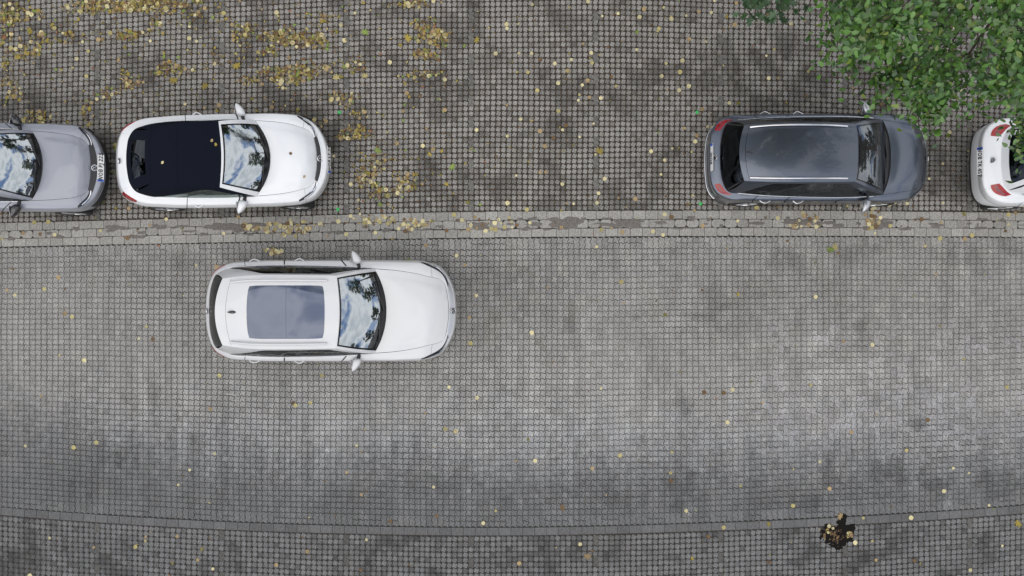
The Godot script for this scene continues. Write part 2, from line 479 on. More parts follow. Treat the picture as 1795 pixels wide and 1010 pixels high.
func build_paving() -> void:
	make_stain_tone_map()
	# the ground: earth under and round the paving, as far as the horizon
	var gm := PlaneMesh.new()
	gm.size = Vector2(900, 900)
	var ground := put(self, "ground", gm, M.earth, Vector3(0, -0.06, 0))
	tag(ground, "", "", "", "structure")

	var road := base("road"); tag(road, "", "", "", "structure")
	var yard := base("parking_strip"); tag(yard, "", "", "", "structure")
	var lower := base("lower_parking_strip"); tag(lower, "", "", "", "structure")
	var gutter := base("gutter_band"); tag(gutter, "", "", "", "structure")
	var kerb := base("kerb_line"); tag(kerb, "", "", "", "structure")

	# joint sand: one bed per area, following the lines of the kerbs
	put(road, "joint_sand", bed(func(x): return line_z(band_low, x) - 0.03, func(x): return line_z(kerb_top, x) + 0.2, -0.016), M.sand)
	put(gutter, "joint_sand", bed(func(x): return line_z(band_top, x) - 0.004, func(x): return line_z(band_low, x) + 0.004, -0.0075), M.sand)
	put(yard, "joint_soil", bed(func(x): return -7.6, func(x): return line_z(band_top, x) + 0.004, -0.015), M.soil)
	put(lower, "joint_soil", bed(func(x): return line_z(kerb_top, x) + 0.16, func(x): return 7.4, -0.0115), M.soil_dark)

	# --- roadway: interlocking wavy stones
	var p := 0.1155
	var t_one := stone_template(wavy_outline(p, p, 0.0125), 0.004, 0.03)
	var t_tall := stone_template(wavy_outline(p, p * 2, 0.011, 1, 2), 0.004, 0.03)
	var t_wide := stone_template(wavy_outline(p * 2, p, 0.011, 2, 1), 0.004, 0.03)
	var rows := 51
	var cols := int((X1 - X0) / p)
	var bag := Bag.new()
	var skip := {}
	var singles := 0
	for c in cols:
		var x := X0 + (c + 0.5) * p
		var za := line_z(band_low, x) + 0.012
		var zb := line_z(kerb_top, x) - 0.014
		var sa := (line_z(band_low, x + 0.1) - line_z(band_low, x - 0.1)) / 0.2
		var sb := (line_z(kerb_top, x + 0.1) - line_z(kerb_top, x - 0.1)) / 0.2
		var ppx := x * PPM + MX
		for r in rows:
			if skip.has(Vector2i(c, r)): continue
			var q := (r + 0.5) / rows
			var z := lerpf(za, zb, q)
			var slope := lerpf(sa, sb, q)
			var d := (zb - za) / rows
			if in_puddle(x, z): continue
			var ppy := z * PPM + MY
			var tall := false
			var wide := false
			# the edge courses mix in double stones, and so does the repaired stretch on the right
			if r == 0: tall = (int(floor(c / 6.0)) % 2 == 0)
			if r == rows - 2 and noise_c.get_noise_2d(c * 9.0, 5.0) > 0.05: tall = true
			var fixed: bool = (ppx > 1330 and ppx < 1850 and ppy > 560 and ppy < 800 and noise_a.get_noise_2d(ppx, ppy * 1.2 + 500.0) > -0.12)
			if fixed:
				var h := rng.randf()
				if h < 0.10: tall = true
				elif h < 0.2: wide = true
			if tall and skip.has(Vector2i(c, r + 1)): tall = false
			if wide and skip.has(Vector2i(c + 1, r)): wide = false
			if r == rows - 1: tall = false
			var col := road_tone(x, z)
			if (tall or wide) and fixed: col = Color(col.r * 1.03, col.g * 1.03, col.b * 1.06)
			var xf := laid(x, z, slope)
			xf.origin += sway(ppx, ppy)
			var t := t_one
			var key := "wavy"
			if tall:
				skip[Vector2i(c, r + 1)] = true
				xf.origin.z += d * 0.5
				t = t_tall; key = "wavy_tall"
			elif wide:
				skip[Vector2i(c + 1, r)] = true
				xf.origin.x += p * 0.5
				t = t_wide; key = "wavy_wide"
			xf.basis = xf.basis.scaled_local(Vector3(1, 1, d / p))
			if singles < 300 and ppx > 850 and ppx < 1030 and ppy > 455 and ppy < 625:
				singles += 1
				lone_stone(road, "paving_stone", key, t, xf, col * stain_tone(x, z))
			else:
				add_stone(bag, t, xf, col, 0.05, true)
	var o := put(road, "paving_stones", bag_mesh(bag), M.stone)
	tag(o, "", "", "", "stuff")

	# --- the two parking strips: small square stones set askew, with open joints, and long flat stones that mark the bays
	var pw_ := 0.1105; var pd := 0.1072
	var t_sq := stone_template(square_outline(0.0845, 0.0835, 0.005), 0.005, 0.03)
	var t_sq_low := stone_template(square_outline(0.0905, 0.0895, 0.006), 0.005, 0.03)
	var t_long := stone_template(wavy_outline(0.115, pd * 2, 0.006, 1, 2), 0.004, 0.03)
	var bay := 2.54
	for area in 2:
		var b := Bag.new()
		singles = 0
		var n_rows := 54 if area == 0 else 15
		for r in n_rows:
			for c in int((X1 - X0) / pw_):
				var x := X0 + (c + 0.5) * pw_
				var z: float
				var bow := 0.0029 * x * x * r / 40.0
				var bend := 0.0058 * x * r / 40.0
				if area == 0:
					z = line_z(band_top, x) - 0.064 - r * pd + bow
				else:
					z = line_z(kerb_top, x) + 0.165 + 0.064 + r * pd - bow * 0.6
				if z < -7.5 or z > 7.3: continue
				if in_puddle(x, z): continue
				var slope: float
				if area == 0: slope = (line_z(band_top, x + 0.1) - line_z(band_top, x - 0.1)) / 0.2 + bend
				else: slope = (line_z(kerb_top, x + 0.1) - line_z(kerb_top, x - 0.1)) / 0.2 - bend * 0.6
				# bay markers
				var k := roundf((x - 1.72) / bay)
				var bx := 1.72 + k * bay
				var marker := absf(x - bx) < pw_ * 0.5
				var ppx := x * PPM + MX; var ppy := z * PPM + MY
				if marker and r % 4 < 2:
					if r % 4 == 0:
						var g := (0.17 if area == 0 else 0.12) * rng.randf_range(0.9, 1.15)
						var xm := laid(x, z + (-pd if area == 0 else pd) * 0.5, slope)
						var cm := Color(g * 1.07, g * 1.02, g * 0.94)
						if absf(x) < 11.2 and ppy > -20 and ppy < 1030: lone_stone(yard if area == 0 else lower, "bay_marker_stone", "long", t_long, xm, cm)
						else: add_stone(b, t_long, xm, cm)
					continue
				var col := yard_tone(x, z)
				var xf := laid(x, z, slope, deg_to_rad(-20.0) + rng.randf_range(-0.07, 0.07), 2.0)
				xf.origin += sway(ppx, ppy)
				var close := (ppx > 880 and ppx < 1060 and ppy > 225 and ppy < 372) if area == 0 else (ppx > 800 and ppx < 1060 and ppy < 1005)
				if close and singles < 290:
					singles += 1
					lone_stone(yard if area == 0 else lower, "paving_stone", "square" if area == 0 else "square_low", t_sq if area == 0 else t_sq_low, xf, col * stain_tone(x, z))
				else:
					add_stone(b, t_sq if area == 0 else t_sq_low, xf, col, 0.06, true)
		var s := put(yard if area == 0 else lower, "paving_stones", bag_mesh(b), M.stone)
		tag(s, "", "", "", "stuff")

	# --- the band between: three courses of kerb stones; the lower kerb: one course
	for course in 3:
		var x := X0 + 0.09 * course
		while x < X1:
			var len := 0.2515 + (rng.randf_range(-0.012, 0.012) if course == 1 else rng.randf_range(-0.003, 0.003))
			var xm := x + len * 0.5
			var za := line_z(band_top, xm); var zb := line_z(band_low, xm)
			var z := lerpf(za, zb, (course + 0.5) / 3.0)
			var d := (zb - za) / 3.0
			var slope := (line_z(band_top, xm + 0.1) - line_z(band_top, xm - 0.1)) / 0.2
			var g := 0.385 * (1.0 + 0.14 * noise_b.get_noise_2d(xm * 60.0, course * 50.0) + rng.randf_range(-0.08, 0.08))
			var col := Color(g * 1.04, g, g * 0.95)
			var cut := 0.003
			if course == 1: cut = rng.randf_range(0.004, 0.03) if rng.randf() < 0.7 else 0.045
			elif rng.randf() < 0.12: cut = 0.03
			var variant := clampi(int(cut * 120.0), 0, 5)
			var t := stone_template(square_outline(len - 0.008, d - (0.006 if course != 1 else 0.014), maxf(0.003, variant / 120.0)), 0.003, 0.03)
			var xf := laid(xm, z, slope, 0.0, 0.4 if course != 1 else 1.2)
			var key := "k%d_%d_%d" % [course, variant, int(len * 1000)]
			lone_stone(gutter, "kerb_stone", key, t, xf, col)
			x += len
	# silt washed into the joints of the middle course
	var sb := Bag.new()
	for q in 120:
		var sx := rng.randf_range(-11.5, 11.5)
		var zm := lerpf(line_z(band_top, sx), line_z(band_low, sx), 0.5 + (0.17 if q % 3 == 0 else (-0.17 if q % 3 == 1 else 0.0)) + rng.randf_range(-0.05, 0.05))
		add_pat(sb, Vector3(sx, 0, zm), rng.randf_range(0.03, 0.16), rng.randf_range(0.012, 0.045), q * 7.3, 0.004)
	var so := put(gutter, "silt", bag_mesh(sb), M.silt)
	tag(so, "", "", "", "stuff")
	var kx := X0
	while kx < X1:
		var len := 0.242 + rng.randf_range(-0.003, 0.003)
		var xm := kx + len * 0.5
		var z := line_z(kerb_top, xm) + 0.081
		var slope := (line_z(kerb_top, xm + 0.1) - line_z(kerb_top, xm - 0.1)) / 0.2
		var g := 0.165 * (1.0 + 0.2 * noise_b.get_noise_2d(xm * 60.0, 350.0) + rng.randf_range(-0.05, 0.05))
		lone_stone(kerb, "kerb_stone", "low_%d" % int(len * 1000), stone_template(square_outline(len - 0.006, 0.156, 0.003), 0.003, 0.03), laid(xm, z, slope, 0.0, 0.6), Color(g, g, g))
		kx += len

# a flat sheet between two lines z0(x) and z1(x)
func bed(z0: Callable, z1: Callable, y: float) -> ArrayMesh:
	var f := func(u: float, v: float) -> Vector3:
		var x := lerpf(X0, X1, u)
		return Vector3(x, y, lerpf(z0.call(x), z1.call(x), v))
	return sheet(f, 80, 1, func(p): return p - Vector3(0, 1, 0))

# a ragged pat of silt or mud that lies on the stones
func add_pat(bag: Bag, c: Vector3, rx: float, rz: float, seed_: float, high: float) -> void:
	var n := 32
	var o := bag.v.size()
	var v := PackedVector3Array()
	var idx := PackedInt32Array()
	var prof := [0.0, 0.5, 0.85, 1.0]
	var ys := [high, high, high * 0.75, -0.004]
	v.append(Vector3(0, high, 0))
	for k in range(1, 4):
		for i in n:
			var a := TAU * i / n
			var e := Vector2(cos(a), sin(a))
			var r := 1.0 + 0.6 * noise_c.get_noise_2d(e.x * 34.0 + seed_, e.y * 34.0 + seed_ * 2.0) + 0.4 * noise_c.get_noise_2d(e.x * 90.0 + seed_, e.y * 90.0)
			v.append(Vector3(e.x * rx * r * prof[k], ys[k] + 0.0012 * noise_c.get_noise_2d(e.x * 50.0 * k, e.y * 50.0 * k), e.y * rz * r * prof[k]))
	for i in n: idx.append_array([0, 1 + i, 1 + (i + 1) % n])
	for k in 2:
		for i in n:
			var a := 1 + k * n + i; var b := 1 + k * n + (i + 1) % n
			idx.append_array([a, a + n, b, b, a + n, b + n])
	var nn := smooth(v, idx)
	for i in nn.size():
		if nn[i].y < 0: nn[i] = -nn[i]
		bag.v.append(v[i] + c)
		bag.n.append(nn[i])
	for q in idx: bag.i.append(q + o)

# a ragged streak along a line of points, of that width
func ribbon(pts: Array, wide: float, seed_: float) -> ArrayMesh:
	var n := 26
	var f := func(u: float, v: float) -> Vector3:
		var t: float = u * (pts.size() - 1)
		var k := mini(int(t), pts.size() - 2)
		var a: Vector3 = pts[k]; var b: Vector3 = pts[k + 1]
		var d := (b - a).normalized()
		var side := Vector3(-d.z, 0, d.x)
		var w := wide * (0.3 + 0.7 * sin(PI * clampf(u, 0.02, 0.98))) * (1.0 + 0.9 * noise_c.get_noise_2d(u * 260.0 + seed_, v * 40.0))
		return a.lerp(b, t - k) + side * (v - 0.5) * w + Vector3(0, 0.0026 - 0.004 * pow(absf(2 * v - 1), 6.0), 0)
	return sheet(f, n, 4, func(p): return p - Vector3(0, 1, 0))

func silt(called: String, px: float, py: float, rx: float, ry: float, seed_: float, m: Material, label: String, high := 0.006) -> void:
	var b := Bag.new()
	add_pat(b, Vector3.ZERO, rx / PPM, ry / PPM, seed_, high)
	var c := at(px, py)
	var o := put(self, called, bag_mesh(b), m, Vector3(c.x, 0, c.z))
	tag(o, label, "silt" if called == "silt_patch" else "puddle", "dried silt patches on the gutter band" if called == "silt_patch" else "")

# ------------------------------------------------------------------ cars
# Surveyed half outlines: [photograph x, half width in pixels, height in metres]; index 0 is the middle of the rear, 12 the middle of the front.
# waist: the widest line round the body; deck: rear window sill, belt line, bonnet edge; rail: edge of the roof from the rear to the screen's top corner.
func lp(c: Dictionary, a: Array) -> Vector3:
	var k: float = (1.0 - a[2] / EYE) / PPM
	return Vector3((a[0] - MX) * k - c.mid.x, a[2], a[1] * k)

func raw(list: Array) -> Array:
	return list.map(func(a): return Vector3(a[0], a[2], a[1]))

func lps(c: Dictionary, list: Array) -> Array:
	return list.map(func(a): return lp(c, a))

class Car:
	var host
	var root: Node3D
	var c: Dictionary
	var W: Array
	var D: Array
	var R: Array        # roof rail, rear to front, extended
	var nr := 0
	var roof_rear: Vector3
	var roof_mid: Vector3
	var header: Vector3
	var cowl: Vector3
	var rad := 0.33
	var xr := 0.0
	var xf := 0.0
	var floor_y := 0.22

	func inner(p: Vector3) -> Vector3:
		return Vector3(p.x * 0.72, 0.55, p.z * 0.2)

	# W and D hold (photograph x, height, half width) as surveyed
	func real(p: Vector3) -> Vector3:
		var q: float = (1.0 - p.y / EYE) / PPM
		return Vector3((p.x - MX) * q - c.mid.x, p.y, p.z * q)
	func w(s: float) -> Vector3: return real(host.crv(W, s))
	func d(s: float) -> Vector3: return real(host.crv(D, s))
	func rail(t: float) -> Vector3: return host.crv(R, t * (nr - 1))

	func up(s: float, v: float) -> Vector3:
		var a: Vector3 = host.crv(W, s)
		var b: Vector3 = host.crv(D, s)
		var round_: float = c.get("round", 0.82)
		# up the flank to the shoulder crease, then in over the shoulder to the belt
		var e := Vector3(lerpf(b.x, a.x, round_), lerpf(a.y, b.y, 0.80), lerpf(b.z, a.z, round_))
		if v < 0.5:
			var t := v * 2
			var q := Vector3(a.x, lerpf(a.y, e.y, 0.5), a.z)
			return real(a * (1 - t) * (1 - t) + q * 2 * t * (1 - t) + e * t * t)
		var t := v * 2 - 1
		var q := e.lerp(b, 0.5) + Vector3.UP * 0.022
		return real(e * (1 - t) * (1 - t) + q * 2 * t * (1 - t) + b * t * t)

	func bottom_y(x: float, y1: float) -> float:
		var y := floor_y
		for xw in [xr, xf]:
			var q: float = absf(x - xw)
			var r: float = rad + 0.055
			if q < r: y = maxf(y, rad + sqrt(r * r - q * q))
		return minf(y, y1 - 0.03)

	func low(s: float, v: float) -> Vector3:
		var a := w(s)
		var t := (w(minf(12.0, s + 0.05)) - w(maxf(0.0, s - 0.05)))
		var out := Vector3(-t.z, 0, t.x).normalized()
		if out.z < -0.2: out = -out
		if s < 2.0 and out.x > 0: out = -out
		if s > 10.0 and out.x < 0: out = -out
		var yb := bottom_y(a.x, a.y)
		var y := lerpf(yb, a.y, v)
		var q := (a.y - y) / maxf(0.05, a.y - floor_y)
		return Vector3(a.x, y, a.z) - out * (c.get("tuck", 0.085) * q * q)

	func cowl_edge(u: float) -> Vector3:
		var t := 2 * u - 1
		var e := d(7.0)
		return Vector3(lerpf(cowl.x, e.x, t * t), lerpf(cowl.y, e.y, t * t), e.z * t)

	func head_edge(u: float) -> Vector3:
		var t := 2 * u - 1
		var e := rail(1.0)
		return Vector3(lerpf(header.x, e.x, t * t), lerpf(header.y, e.y, absf(t) * t * t if t > 0 else -t * t * t), e.z * t)

	func tail_edge(u: float) -> Vector3:
		var t := 2 * u - 1
		var e := rail(0.0)
		return Vector3(lerpf(roof_rear.x, e.x, t * t), lerpf(roof_rear.y, e.y, t * t), e.z * t)

	func pillar(v: float) -> Vector3:
		var a := d(7.0); var b := rail(1.0)
		return a.lerp(b, v) + Vector3(0.02, 0.035, 0.012) * 4 * v * (1 - v)

	func screen(u: float, v: float) -> Vector3:
		var p: Vector3 = host.coons(cowl_edge, head_edge, func(q): return host.mirror(pillar(q), -1), pillar, u, v)
		return p + Vector3(0.35, 0.6, 0) * 0.035 * 4 * v * (1 - v) * (1 - pow(2 * u - 1, 4))

	func rear_base(u: float) -> Vector3:
		var t := 2 * u - 1
		return host.mirror(d(3.0 * absf(t)), signf(t) if t != 0 else 1.0)

	func rear(u: float, v: float) -> Vector3:
		var a := d(3.0); var b := rail(0.0)
		var edge := func(q): return a.lerp(b, q)
		var p: Vector3 = host.coons(rear_base, tail_edge, func(q): return host.mirror(edge.call(q), -1), edge, u, v)
		return p + Vector3(-0.6, 0.5, 0) * c.get("rear_bulge", 0.03) * 4 * v * (1 - v)

	func roof(u: float, v: float) -> Vector3:
		var p: Vector3 = host.coons(tail_edge, head_edge, func(q): return host.mirror(rail(q), -1), rail, u, v)
		var t := 2 * u - 1
		var lift: float = roof_mid.y - (lerpf(roof_rear.y, header.y, 0.5) + rail(0.5).y - lerpf(rail(0.0).y, rail(1.0).y, 0.5))
		return p + Vector3.UP * lift * 4 * v * (1 - v) * (1 - pow(absf(t), 2.6))

	func bonnet_front(u: float) -> Vector3:
		var t := 2 * u - 1
		return host.mirror(d(12.0 - 2.0 * absf(t)), signf(t) if t != 0 else 1.0)

	func bonnet_back(u: float) -> Vector3:
		return cowl_edge(u) + Vector3(c.get("cowl_gap", 0.05), -0.012, 0) * (1 - pow(absf(2 * u - 1), 3))

	func bonnet(u: float, v: float) -> Vector3:
		var side := func(q): return d(7.0 + 3.0 * q)
		var p: Vector3 = host.coons(bonnet_back, bonnet_front, func(q): return host.mirror(side.call(q), -1), side, u, v)
		var t := absf(2 * u - 1)
		# a raised middle with soft creases that run forward
		var crease := smoothstep(0.86 - 0.12 * v, 0.74 - 0.12 * v, t) * 0.012
		return p + Vector3.UP * (c.get("bonnet_crown", 0.05) * 4 * v * (1 - v) * (1 - t * t) + crease * smoothstep(0.0, 0.15, v) * smoothstep(1.0, 0.8, v))

	func cabin(u: float, v: float, s: float) -> Vector3:
		var tm: float = c.get("rail_share", 0.62)
		var top := func(q): return rail(q / tm) if q < tm else pillar(1.0 - (q - tm) / (1.0 - tm))
		var bot := func(q): return d(3.0 + 4.0 * q)
		var a := d(3.0); var b := rail(0.0); var e := d(7.0)
		var p: Vector3 = host.coons(bot, top, func(q): return a.lerp(b, q), func(q): return e, u, v)
		p += Vector3(0, 0.2, 1.0) * 0.03 * 4 * v * (1 - v) * (1 - u * u)
		return host.mirror(p, s)

	func part(called: String, f: Callable, nu: int, nv: int, m: Material, off := 0.0, thick := 0.0, parent: Node = null) -> MeshInstance3D:
		return host.put(root if parent == null else parent, called, host.sheet(f, nu, nv, inner, off, thick), m)

	# a rectangle in (s, v) of one of the side surfaces, on the side sgn; both: sgn 0 runs through the middle
	func flank(f: Callable, s0: float, s1: float, v0: float, v1: float, sgn: float) -> Callable:
		return func(u: float, v: float) -> Vector3: return host.mirror(f.call(lerpf(s0, s1, u), lerpf(v0, v1, v)), sgn)

	func across_rear(f: Callable, s1: float, v0: float, v1: float) -> Callable:
		return func(u: float, v: float) -> Vector3:
			var t := 2 * u - 1
			return host.mirror(f.call(s1 * absf(t), lerpf(v0, v1, v)), 1.0 if t >= 0 else -1.0)

	func across_front(f: Callable, s1: float, v0: float, v1: float) -> Callable:
		return func(u: float, v: float) -> Vector3:
			var t := 2 * u - 1
			return host.mirror(f.call(12.0 - (12.0 - s1) * absf(t), lerpf(v0, v1, v)), 1.0 if t >= 0 else -1.0)

	func quad(f: Callable, u0: float, u1: float, v0: float, v1: float) -> Callable:
		return func(u: float, v: float) -> Vector3: return f.call(lerpf(u0, u1, u), lerpf(v0, v1, v))

func build_car(called: String, c: Dictionary) -> Node3D:
	var k := Car.new()
	k.host = self
	k.c = c
	k.W = ext(raw(c.waist))
	k.D = ext(raw(c.deck))
	k.R = ext(lps(c, c.rail), false)
	k.nr = c.rail.size()
	k.roof_rear = lp(c, c.roof_rear); k.roof_mid = lp(c, c.roof_mid); k.header = lp(c, c.header); k.cowl = lp(c, c.cowl)
	k.rad = c.get("wheel_radius", 0.335)
	k.floor_y = c.get("floor", 0.22)
	k.xr = c.wheels[0]; k.xf = c.wheels[1]
	k.root = base(called, Vector3(c.mid.x, 0, c.mid.y), deg_to_rad(c.get("turn", 0.0)))
	var root := k.root
	var paint: Material = c.paint
	var black: Material = M.plastic
	var top_paint: Material = c.get("roof_paint", paint)
	var glass: Material = M.glass
	var trim: float = c.get("trim", 0.34)

	# body: bumpers, wings, doors, tailgate, bonnet, each its own panel
	k.part("rear_bumper", k.across_rear(k.low, 3.9, trim, 1.0), 44, 8, paint)
	k.part("bumper_trim", k.across_rear(k.low, 3.9, 0.0, trim), 44, 4, black)
	k.part("front_bumper", k.across_front(k.low, 9.35, trim, 1.0), 44, 8, paint)
	k.part("bumper_trim", k.across_front(k.low, 9.35, 0.0, trim), 44, 4, black)
	k.part("tailgate", k.across_rear(k.up, 2.35, 0.0, 1.0), 36, 20, c.get("tail_paint", paint))
	k.part("front_panel", k.across_front(k.up, 9.35, 0.0, 1.0), 48, 20, paint)
	var cuts: Array = c.panels     # [s, s, ...] from 2.35 to 9.35
	var names: Array = c.panel_names
	for sg in [-1.0, 1.0]:
		for q in names.size():
			var s0: float = cuts[q] + (0.012 if q > 0 else 0.008)
			var s1: float = cuts[q + 1] - 0.012
			var low0 := maxf(s0, 3.9)
			var body := Node3D.new()
			var f := k.flank(k.up, s0, s1, 0.0, 1.0, sg)
			var pn := k.part(names[q], f, 18, 20, paint)
			if s1 > 3.9:
				k.part("lower_panel", k.flank(k.low, low0, s1, trim, 1.0, sg), 22, 6, paint, 0.0, 0.0, pn)
				k.part("sill_trim", k.flank(k.low, low0, s1, 0.0, trim, sg), 22, 3, black, 0.0, 0.0, pn)
			body.free()
			if names[q].ends_with("door"):
				# handle: a bowed bar over a dark recess
				var hs: float = s0 + (s1 - s0) * 0.2
				var pts := []
				for i in 9:
					var t := i / 8.0
					var p0 := k.up(hs + (0.2 / maxf(0.2, k.w(s0).distance_to(k.w(s1))) * (s1 - s0)) * t, 0.5)
					pts.append(mirror(p0 + Vector3(0, 0, 0.045) * sin(PI * t), sg))
				put(pn, "door_handle", tube(pts, 0.013, 0.013, 6), c.get("handle_paint", paint))
	k.part("bonnet", k.quad(k.bonnet, 0.006, 0.994, 0.0, 0.985), 32, 22, paint, 0.0, 0.01)
	# dark shell behind the panels: the gaps between them and the engine bay stay dark
	k.part("inner_shell", k.across_rear(k.up, 3.2, 0.0, 1.0), 24, 5, M.liner, -0.02)
	k.part("inner_shell", k.across_front(k.up, 9.0, 0.0, 1.0), 24, 5, M.liner, -0.02)
	k.part("inner_shell", k.quad(k.bonnet, 0.0, 1.0, -0.02, 1.0), 16, 8, M.liner, -0.03)
	for sg in [-1.0, 1.0]:
		k.part("inner_shell", k.flank(k.up, 2.2, 9.5, 0.0, 1.0, sg), 40, 5, M.liner, -0.02)
		k.part("inner_shell", k.flank(k.low, 3.6, 9.6, 0.0, 1.0, sg), 60, 3, M.liner, -0.02)
	var fl := k.W
	var floor_f := func(u: float, v: float) -> Vector3:
		var s := 12.0 * u
		var e := k.low(s, 0.0)
		return Vector3(e.x * 0.985, 0.26 if k.bottom_y(e.x, 1.0) < 0.3 else 0.5, (e.z - 0.05) * (2 * v - 1))
	var fm := sheet(floor_f, 50, 4, func(p): return p + Vector3(0, 1, 0))
	put(root, "underbody", fm, M.liner)

	# cowl: the dark tray with the wipers between bonnet and screen
	var cow := func(u: float, v: float) -> Vector3: return k.cowl_edge(u).lerp(k.bonnet(u, 0.0) + Vector3(0.03, 0, 0), v) + Vector3(0, -0.018 - 0.01 * sin(PI * v), 0)
	k.part("cowl_tray", cow, 24, 4, M.plastic)
	for wp in [[0.16, 0.5], [0.52, 0.86]]:
		var arm := []
		for i in 8:
			var t := i / 7.0
			arm.append(k.screen(lerpf(wp[1], wp[0], t), 0.02 + 0.1 * sin(PI * t * 0.6)) + Vector3(0.012, 0.018, 0))
		put(root, "wiper", tube(arm, 0.011, 0.007, 5), M.plastic)

	# windscreen: painted surround, dark printed border, pane
	var fr: float = c.get("pillar", 0.055)
	var hd: float = c.get("header_bar", 0.03)
	var scr_paint: Material = c.get("screen_paint", paint)
	k.part("screen_pillar", k.quad(k.screen, 0.0, fr, 0.0, 1.0), 4, 14, scr_paint)
	k.part("screen_pillar", k.quad(k.screen, 1.0 - fr, 1.0, 0.0, 1.0), 4, 14, scr_paint)
	k.part("screen_header", k.quad(k.screen, fr, 1.0 - fr, 1.0 - hd, 1.0), 24, 2, scr_paint)
	var bd := 0.022
	k.part("screen_border", k.quad(k.screen, fr, fr + bd, 0.0, 1.0 - hd), 2, 14, M.frit, 0.001)
	k.part("screen_border", k.quad(k.screen, 1.0 - fr - bd, 1.0 - fr, 0.0, 1.0 - hd), 2, 14, M.frit, 0.001)
	k.part("screen_border", k.quad(k.screen, fr + bd, 1.0 - fr - bd, 0.0, 0.1), 24, 2, M.frit, 0.001)
	k.part("screen_border", k.quad(k.screen, fr + bd, 1.0 - fr - bd, 1.0 - hd - 0.035, 1.0 - hd), 24, 2, M.frit, 0.001)
	k.part("windscreen", k.quad(k.screen, fr + bd, 1.0 - fr - bd, 0.1, 1.0 - hd - 0.035), 30, 20, c.get("glass", glass), 0.0)
	# driving mirror and sensor box behind the glass
	var rm := k.screen(0.5, 0.86)
	put(root, "interior_mirror", blob(Vector3(0.06, 0.07, 0.24), 0.6), M.liner, rm + Vector3(-0.06, -0.07, 0))

	# roof
	k.part("roof", k.quad(k.roof, 0.0, 1.0, 0.0, 1.0), 28, 28, top_paint, 0.0, 0.02)
	k.part("headlining", k.quad(k.roof, 0.0, 1.0, 0.0, 1.0), 12, 10, M.liner, -0.025)

	# rear: window in its surround
	var rw: Array = c.rear_window    # [u margin, v low, v high]
	var rp: Material = c.get("rear_paint", paint)
	k.part("rear_pillar", k.quad(k.rear, 0.0, rw[0], 0.0, 1.0), 4, 8, rp)
	k.part("rear_pillar", k.quad(k.rear, 1.0 - rw[0], 1.0, 0.0, 1.0), 4, 8, rp)
	k.part("rear_sill", k.quad(k.rear, rw[0], 1.0 - rw[0], 0.0, rw[1]), 24, 4, rp)
	if rw[2] < 0.99: k.part("rear_header", k.quad(k.rear, rw[0], 1.0 - rw[0], rw[2], 1.0), 24, 4, rp)
	k.part("rear_window", k.quad(k.rear, rw[0], 1.0 - rw[0], rw[1], minf(rw[2], 0.995)), 24, 10, M.dark_glass, 0.001)

	# cabin sides: frame below and above the glass, panes, pillars
	var ua: float = c.side_window[0]; var ub: float = c.side_window[1]
	var lo: float = c.side_window[2]; var hi: float = c.side_window[3]
	var tap: float = c.side_window[4]
	var vhi := func(u: float) -> float: return lerpf(lo + 0.06, hi, smoothstep(ua - 0.01, ua + tap, u))
	var side_paint: Material = c.get("side_paint", paint)
	for sg in [-1.0, 1.0]:
		var below := func(u: float, v: float) -> Vector3: return k.cabin(lerpf(ua, ub, u), lo * v, sg)
		var above := func(u: float, v: float) -> Vector3:
			var x := lerpf(ua, ub, u)
			return k.cabin(x, lerpf(vhi.call(x), 1.0, v), sg)
		k.part("belt_strip", below, 40, 2, paint)
		k.part("roof_frame", above, 40, 4, side_paint)
		k.part("rear_quarter", k.quad(k.cabin.bind(sg), 0.0, ua, 0.0, 1.0), 8, 8, side_paint)
		k.part("pillar_foot", k.quad(k.cabin.bind(sg), ub, 0.999, 0.0, 1.0), 6, 6, black)
		var edges: Array = [ua] + c.panes + [ub]
		for q in edges.size() - 1:
			var e0: float = edges[q] + (0.008 if q > 0 else 0.0)
			var e1: float = edges[q + 1] - (0.008 if q < edges.size() - 2 else 0.0)
			var pane := func(u: float, v: float) -> Vector3:
				var x := lerpf(e0, e1, u)
				return k.cabin(x, lerpf(lo, vhi.call(x), v), sg)
			k.part("side_window", pane, 14, 6, M.dark_glass if (q == 0 and edges.size() > 3) else c.get("side_glass", M.side_glass), 0.001)
			if q > 0:
				var post := func(u: float, v: float) -> Vector3:
					var x := lerpf(edges[q] - 0.008, edges[q] + 0.008, u)
					return k.cabin(x, lerpf(lo, vhi.call(x), v), sg)
				k.part("door_pillar", post, 2, 6, black, 0.003)
		if c.get("chrome", true):
			var line := []
			for i in 30:
				line.append(k.cabin(lerpf(ua - 0.004, minf(ub + 0.02, 0.97), i / 29.0), lo * 0.82, sg) + Vector3(0, 0.0, 0.006 * sg))
			put(root, "chrome_strip", tube(line, 0.009, 0.009, 6), M.chrome)
		if c.get("rails", "") != "":
			var line := []
			var r0: float = c.rail_span[0]; var r1: float = c.rail_span[1]
			for i in 22:
				var t := i / 21.0
				var p := k.roof(0.5 + 0.5 * c.rail_span[2] * sg, lerpf(r0, r1, t))
				line.append(p + Vector3.UP * (0.004 + 0.05 * pow(sin(PI * clampf(t * 1.0, 0.01, 0.99)), 0.35)))
			put(root, "roof_rail", tube(line, 0.02, 0.02, 7), M[c.rails])
		# door mirror
		var mp := k.cabin(c.get("mirror_u", 0.9), 0.0, sg)
		var mirror_node := Node3D.new()
		mirror_node.name = "door_mirror"
		root.add_child(mirror_node, true)
		mirror_node.position = mp + Vector3(c.get("mirror_dx", 0.0), 0.035, 0.06 * sg)
		mirror_node.rotation.y = 0.0
		put(mirror_node, "mirror_housing", mirror_shape(sg), c.get("mirror_paint", paint))
		put(mirror_node, "mirror_foot", tube([Vector3(-0.05, -0.02, 0.07 * sg), Vector3(0.0, -0.05, -0.09 * sg)], 0.03, 0.036, 7), black)
